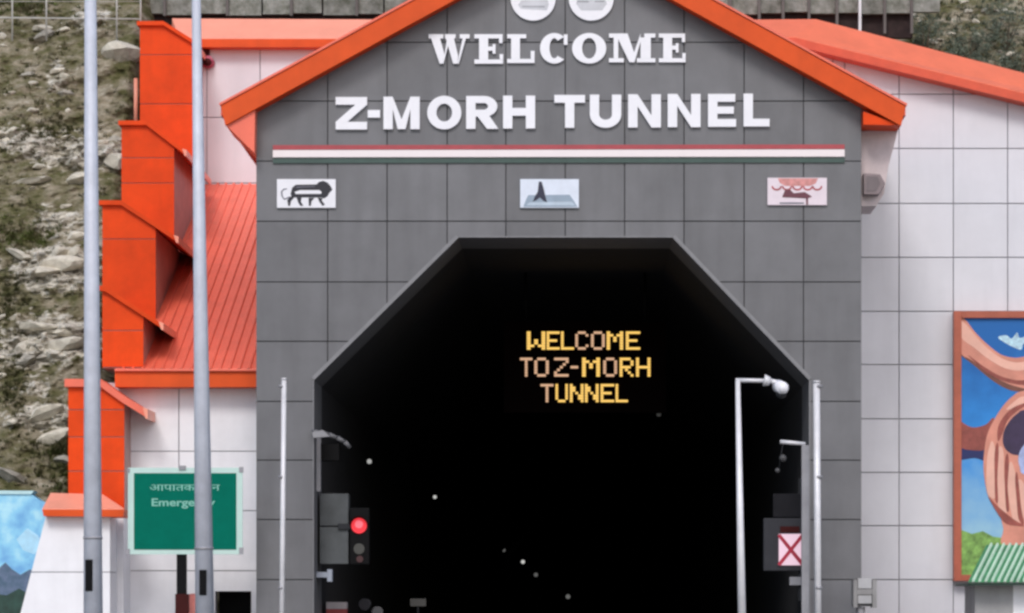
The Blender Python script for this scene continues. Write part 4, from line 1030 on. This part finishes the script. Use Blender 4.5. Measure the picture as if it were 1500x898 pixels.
# objects low inside the tunnel mouth
t = thing('barrier', 'red and white barrier standing low at the left of the tunnel mouth', 'barrier', (W(490, 0, 62)[0], 2, 0))
d = 62; y = 2.0
for i, (py0, py1) in enumerate(((882, 892), (892.4, 906), (906.4, 920), (920.4, 934))):
    bx(478, 508, py0, py1, y, y+.3).build('band', mat('dim_white_paint', (.40, .36, .38), .5) if i % 2 == 0 else mat('dim_red_paint', (.28, .03, .035), .5), t)
bx(482, 504, 934.4, 1010, y+.03, y+.27).build('stand', M['dark_metal'], t)
t = thing('floodlight', 'small twin headed floodlight on a stand low inside the tunnel at left', 'floodlight', (W(545, 0, 63)[0], 3, 0))
d = 63; y = 3.0
MB().tube((W(545, 0, d)[0], y, 0), (W(545, 0, d)[0], y, W(0, 893, d)[1]), .03).build('stand', M['dark_metal'], t)
x, z = W(538, 884, d); MB().tube((x, y, z), (x-.05, y-.15, z-.02), .10, .13, 12).build('head', mat('dim_steel', (.05, .05, .06), .4), t)
x, z = W(551, 895, d); MB().tube((x, y, z), (x+.04, y-.15, z-.02), .10, .12, 12).build('head', mat('dim_steel_light', (.13, .13, .14), .4), t)
t = thing('marker_plate', 'dim grey marker plate on a stake deeper in the tunnel', 'sign', (W(612, 0, 66)[0], 6, 0))
d = 66; y = 6.0
bx(601, 624, 877, 888, y, y+.03).build('plate', mat('grey_reflector', (.09, .09, .09), .5), t)
MB().tube((W(612, 0, d)[0], y+.05, 0), (W(612, 0, d)[0], y+.05, W(0, 880, d)[1]), .025).build('stake', M['dark_metal'], t)

# lantern box on the right facade corner
d = 58.9; y = d-CD
t = thing('lantern_box', 'grey framed box on a short stand at the bottom right corner of the facade', 'box', (W(1266, 0, d)[0], y, 0))
lm = mat('grey_box_steel', (.25, .245, .25), .5, var=.15); ld = mat('box_recess', (.10, .095, .10), .6)
bx(1251, 1283, 851, 888, y+.08, y+.4).build('body', ld, t)
bx(1257, 1277, 847, 862, y, y+.078).build('upper_lens', mat('box_lens', (.40, .40, .42), .4), t)
bx(1257, 1277, 872, 884, y, y+.078).build('lower_lens', mat('box_lens', (.40, .40, .42)), t)
for q in ((1250, 1256, 849, 890), (1278, 1284, 849, 890)): bx(*q, y-.02, y+.41).build('frame', lm, t)
bx(1256.2, 1277.8, 863, 871, y-.015, y+.07).build('frame', lm, t)
MB().tube((W(1262, 0, d)[0], y+.2, 0), (W(1262, 0, d)[0], y+.2, W(0, 889, d)[1]), .09).build('stand', M['mid_metal'], t)

# ------------------------------------------------------------------ green sign
d = 60.0; y = d-CD-1.2; d = y+CD
t = thing('road_sign', 'green emergency sign with pale border on a black post before the white wing', 'sign', (W(266, 0, d)[0], y+.1, 0))
bx(187, 355, 685, 812, y+.03, y+.06).build('border', M['pale_green'], t, bevel=.004)
bx(196, 346, 693, 805, y+.022, y+.029).build('board', M['green'], t)
MB().box(W(258, 0, d)[0], W(272, 0, d)[0], y+.065, y+.2, .9, W(0, 700, d)[1]).build('post', M['black'], t)
MB().box(W(256, 0, d)[0], W(275, 0, d)[0], y+.055, y+.21, 0, W(0, 870, d)[1]).build('post_sleeve', M['maroon'], t)
for q in ((186, 190, 686, 692), (350, 356, 684, 692), (186, 190, 804, 812), (350, 356, 802, 812)): bx(*q, y+.015, y+.065).build('clip', M['mid_metal'], t)
bx(262, 272, 682, 688, y+.0, y+.07).build('clip', M['mid_metal'], t)
tm = mat('pale_green_print', (.20, .50, .41), .5, var=.05)
def text(body, px0, px1, py_base, height_px, root, m, yy, d, bold=.0):
    cu = bpy.data.curves.new('text', 'FONT'); cu.body = body; cu.size = 1; cu.extrude = .0; cu.offset = bold
    o = bpy.data.objects.new('tmp', cu); col.objects.link(o); bpy.context.view_layer.update()
    me = bpy.data.meshes.new_from_object(o.evaluated_get(bpy.context.evaluated_depsgraph_get()))
    col.objects.unlink(o); bpy.data.objects.remove(o)
    if not me.vertices: return None
    xs_ = [v.co.x for v in me.vertices]; ys_ = [v.co.y for v in me.vertices]
    sx = (px1-px0)*d/F/(max(xs_)-min(xs_)); sy = height_px*d/F/(max(ys_)-min(ys_))
    X0, Z0 = W(px0, py_base, d)
    for v in me.vertices:
        v.co = Vector(((v.co.x-min(xs_))*sx, 0, (v.co.y-min(ys_))*sy))
    me.materials.clear(); me.materials.append(m)
    ob = bpy.data.objects.new('sign_text', me); ob.location = Vector((X0, yy, Z0))-root.location; link(ob, root)
    return ob
text('आपातकालीन', 219, 322, 719, 13, t, tm, y+.018, d, .004)
text('Emergency', 222, 315, 745, 15, t, tm, y+.018, d, .02)
# red bollard beside the sign post
d = 59.5; y = -.5
t = thing('bollard', 'faded red bollard between the sign post and the black doorway', 'bollard', (W(285, 0, d)[0], y, 0))
x, z = W(283, 868, d)
bol = mat('faded_red_paint', (.62, .20, .17), .5, var=.2)
MB().tube((x, y, .1), (x, y, z-.1), .2, .17, 16).ball((x, y, z-.12), .17, 16, 8, (1, 1, .6)).build('shaft', bol, t)
MB().tube((x, y, 1.2), (x, y, 1.4), .192, .19, 16).build('reflective_band', M['whitepaint'], t)
MB().tube((x, y, 0), (x, y, .12), .26, .24, 16).build('foot', M['dark_metal'], t)

# parents keep the world position of children: nothing is moved after building
bpy.context.view_layer.update()
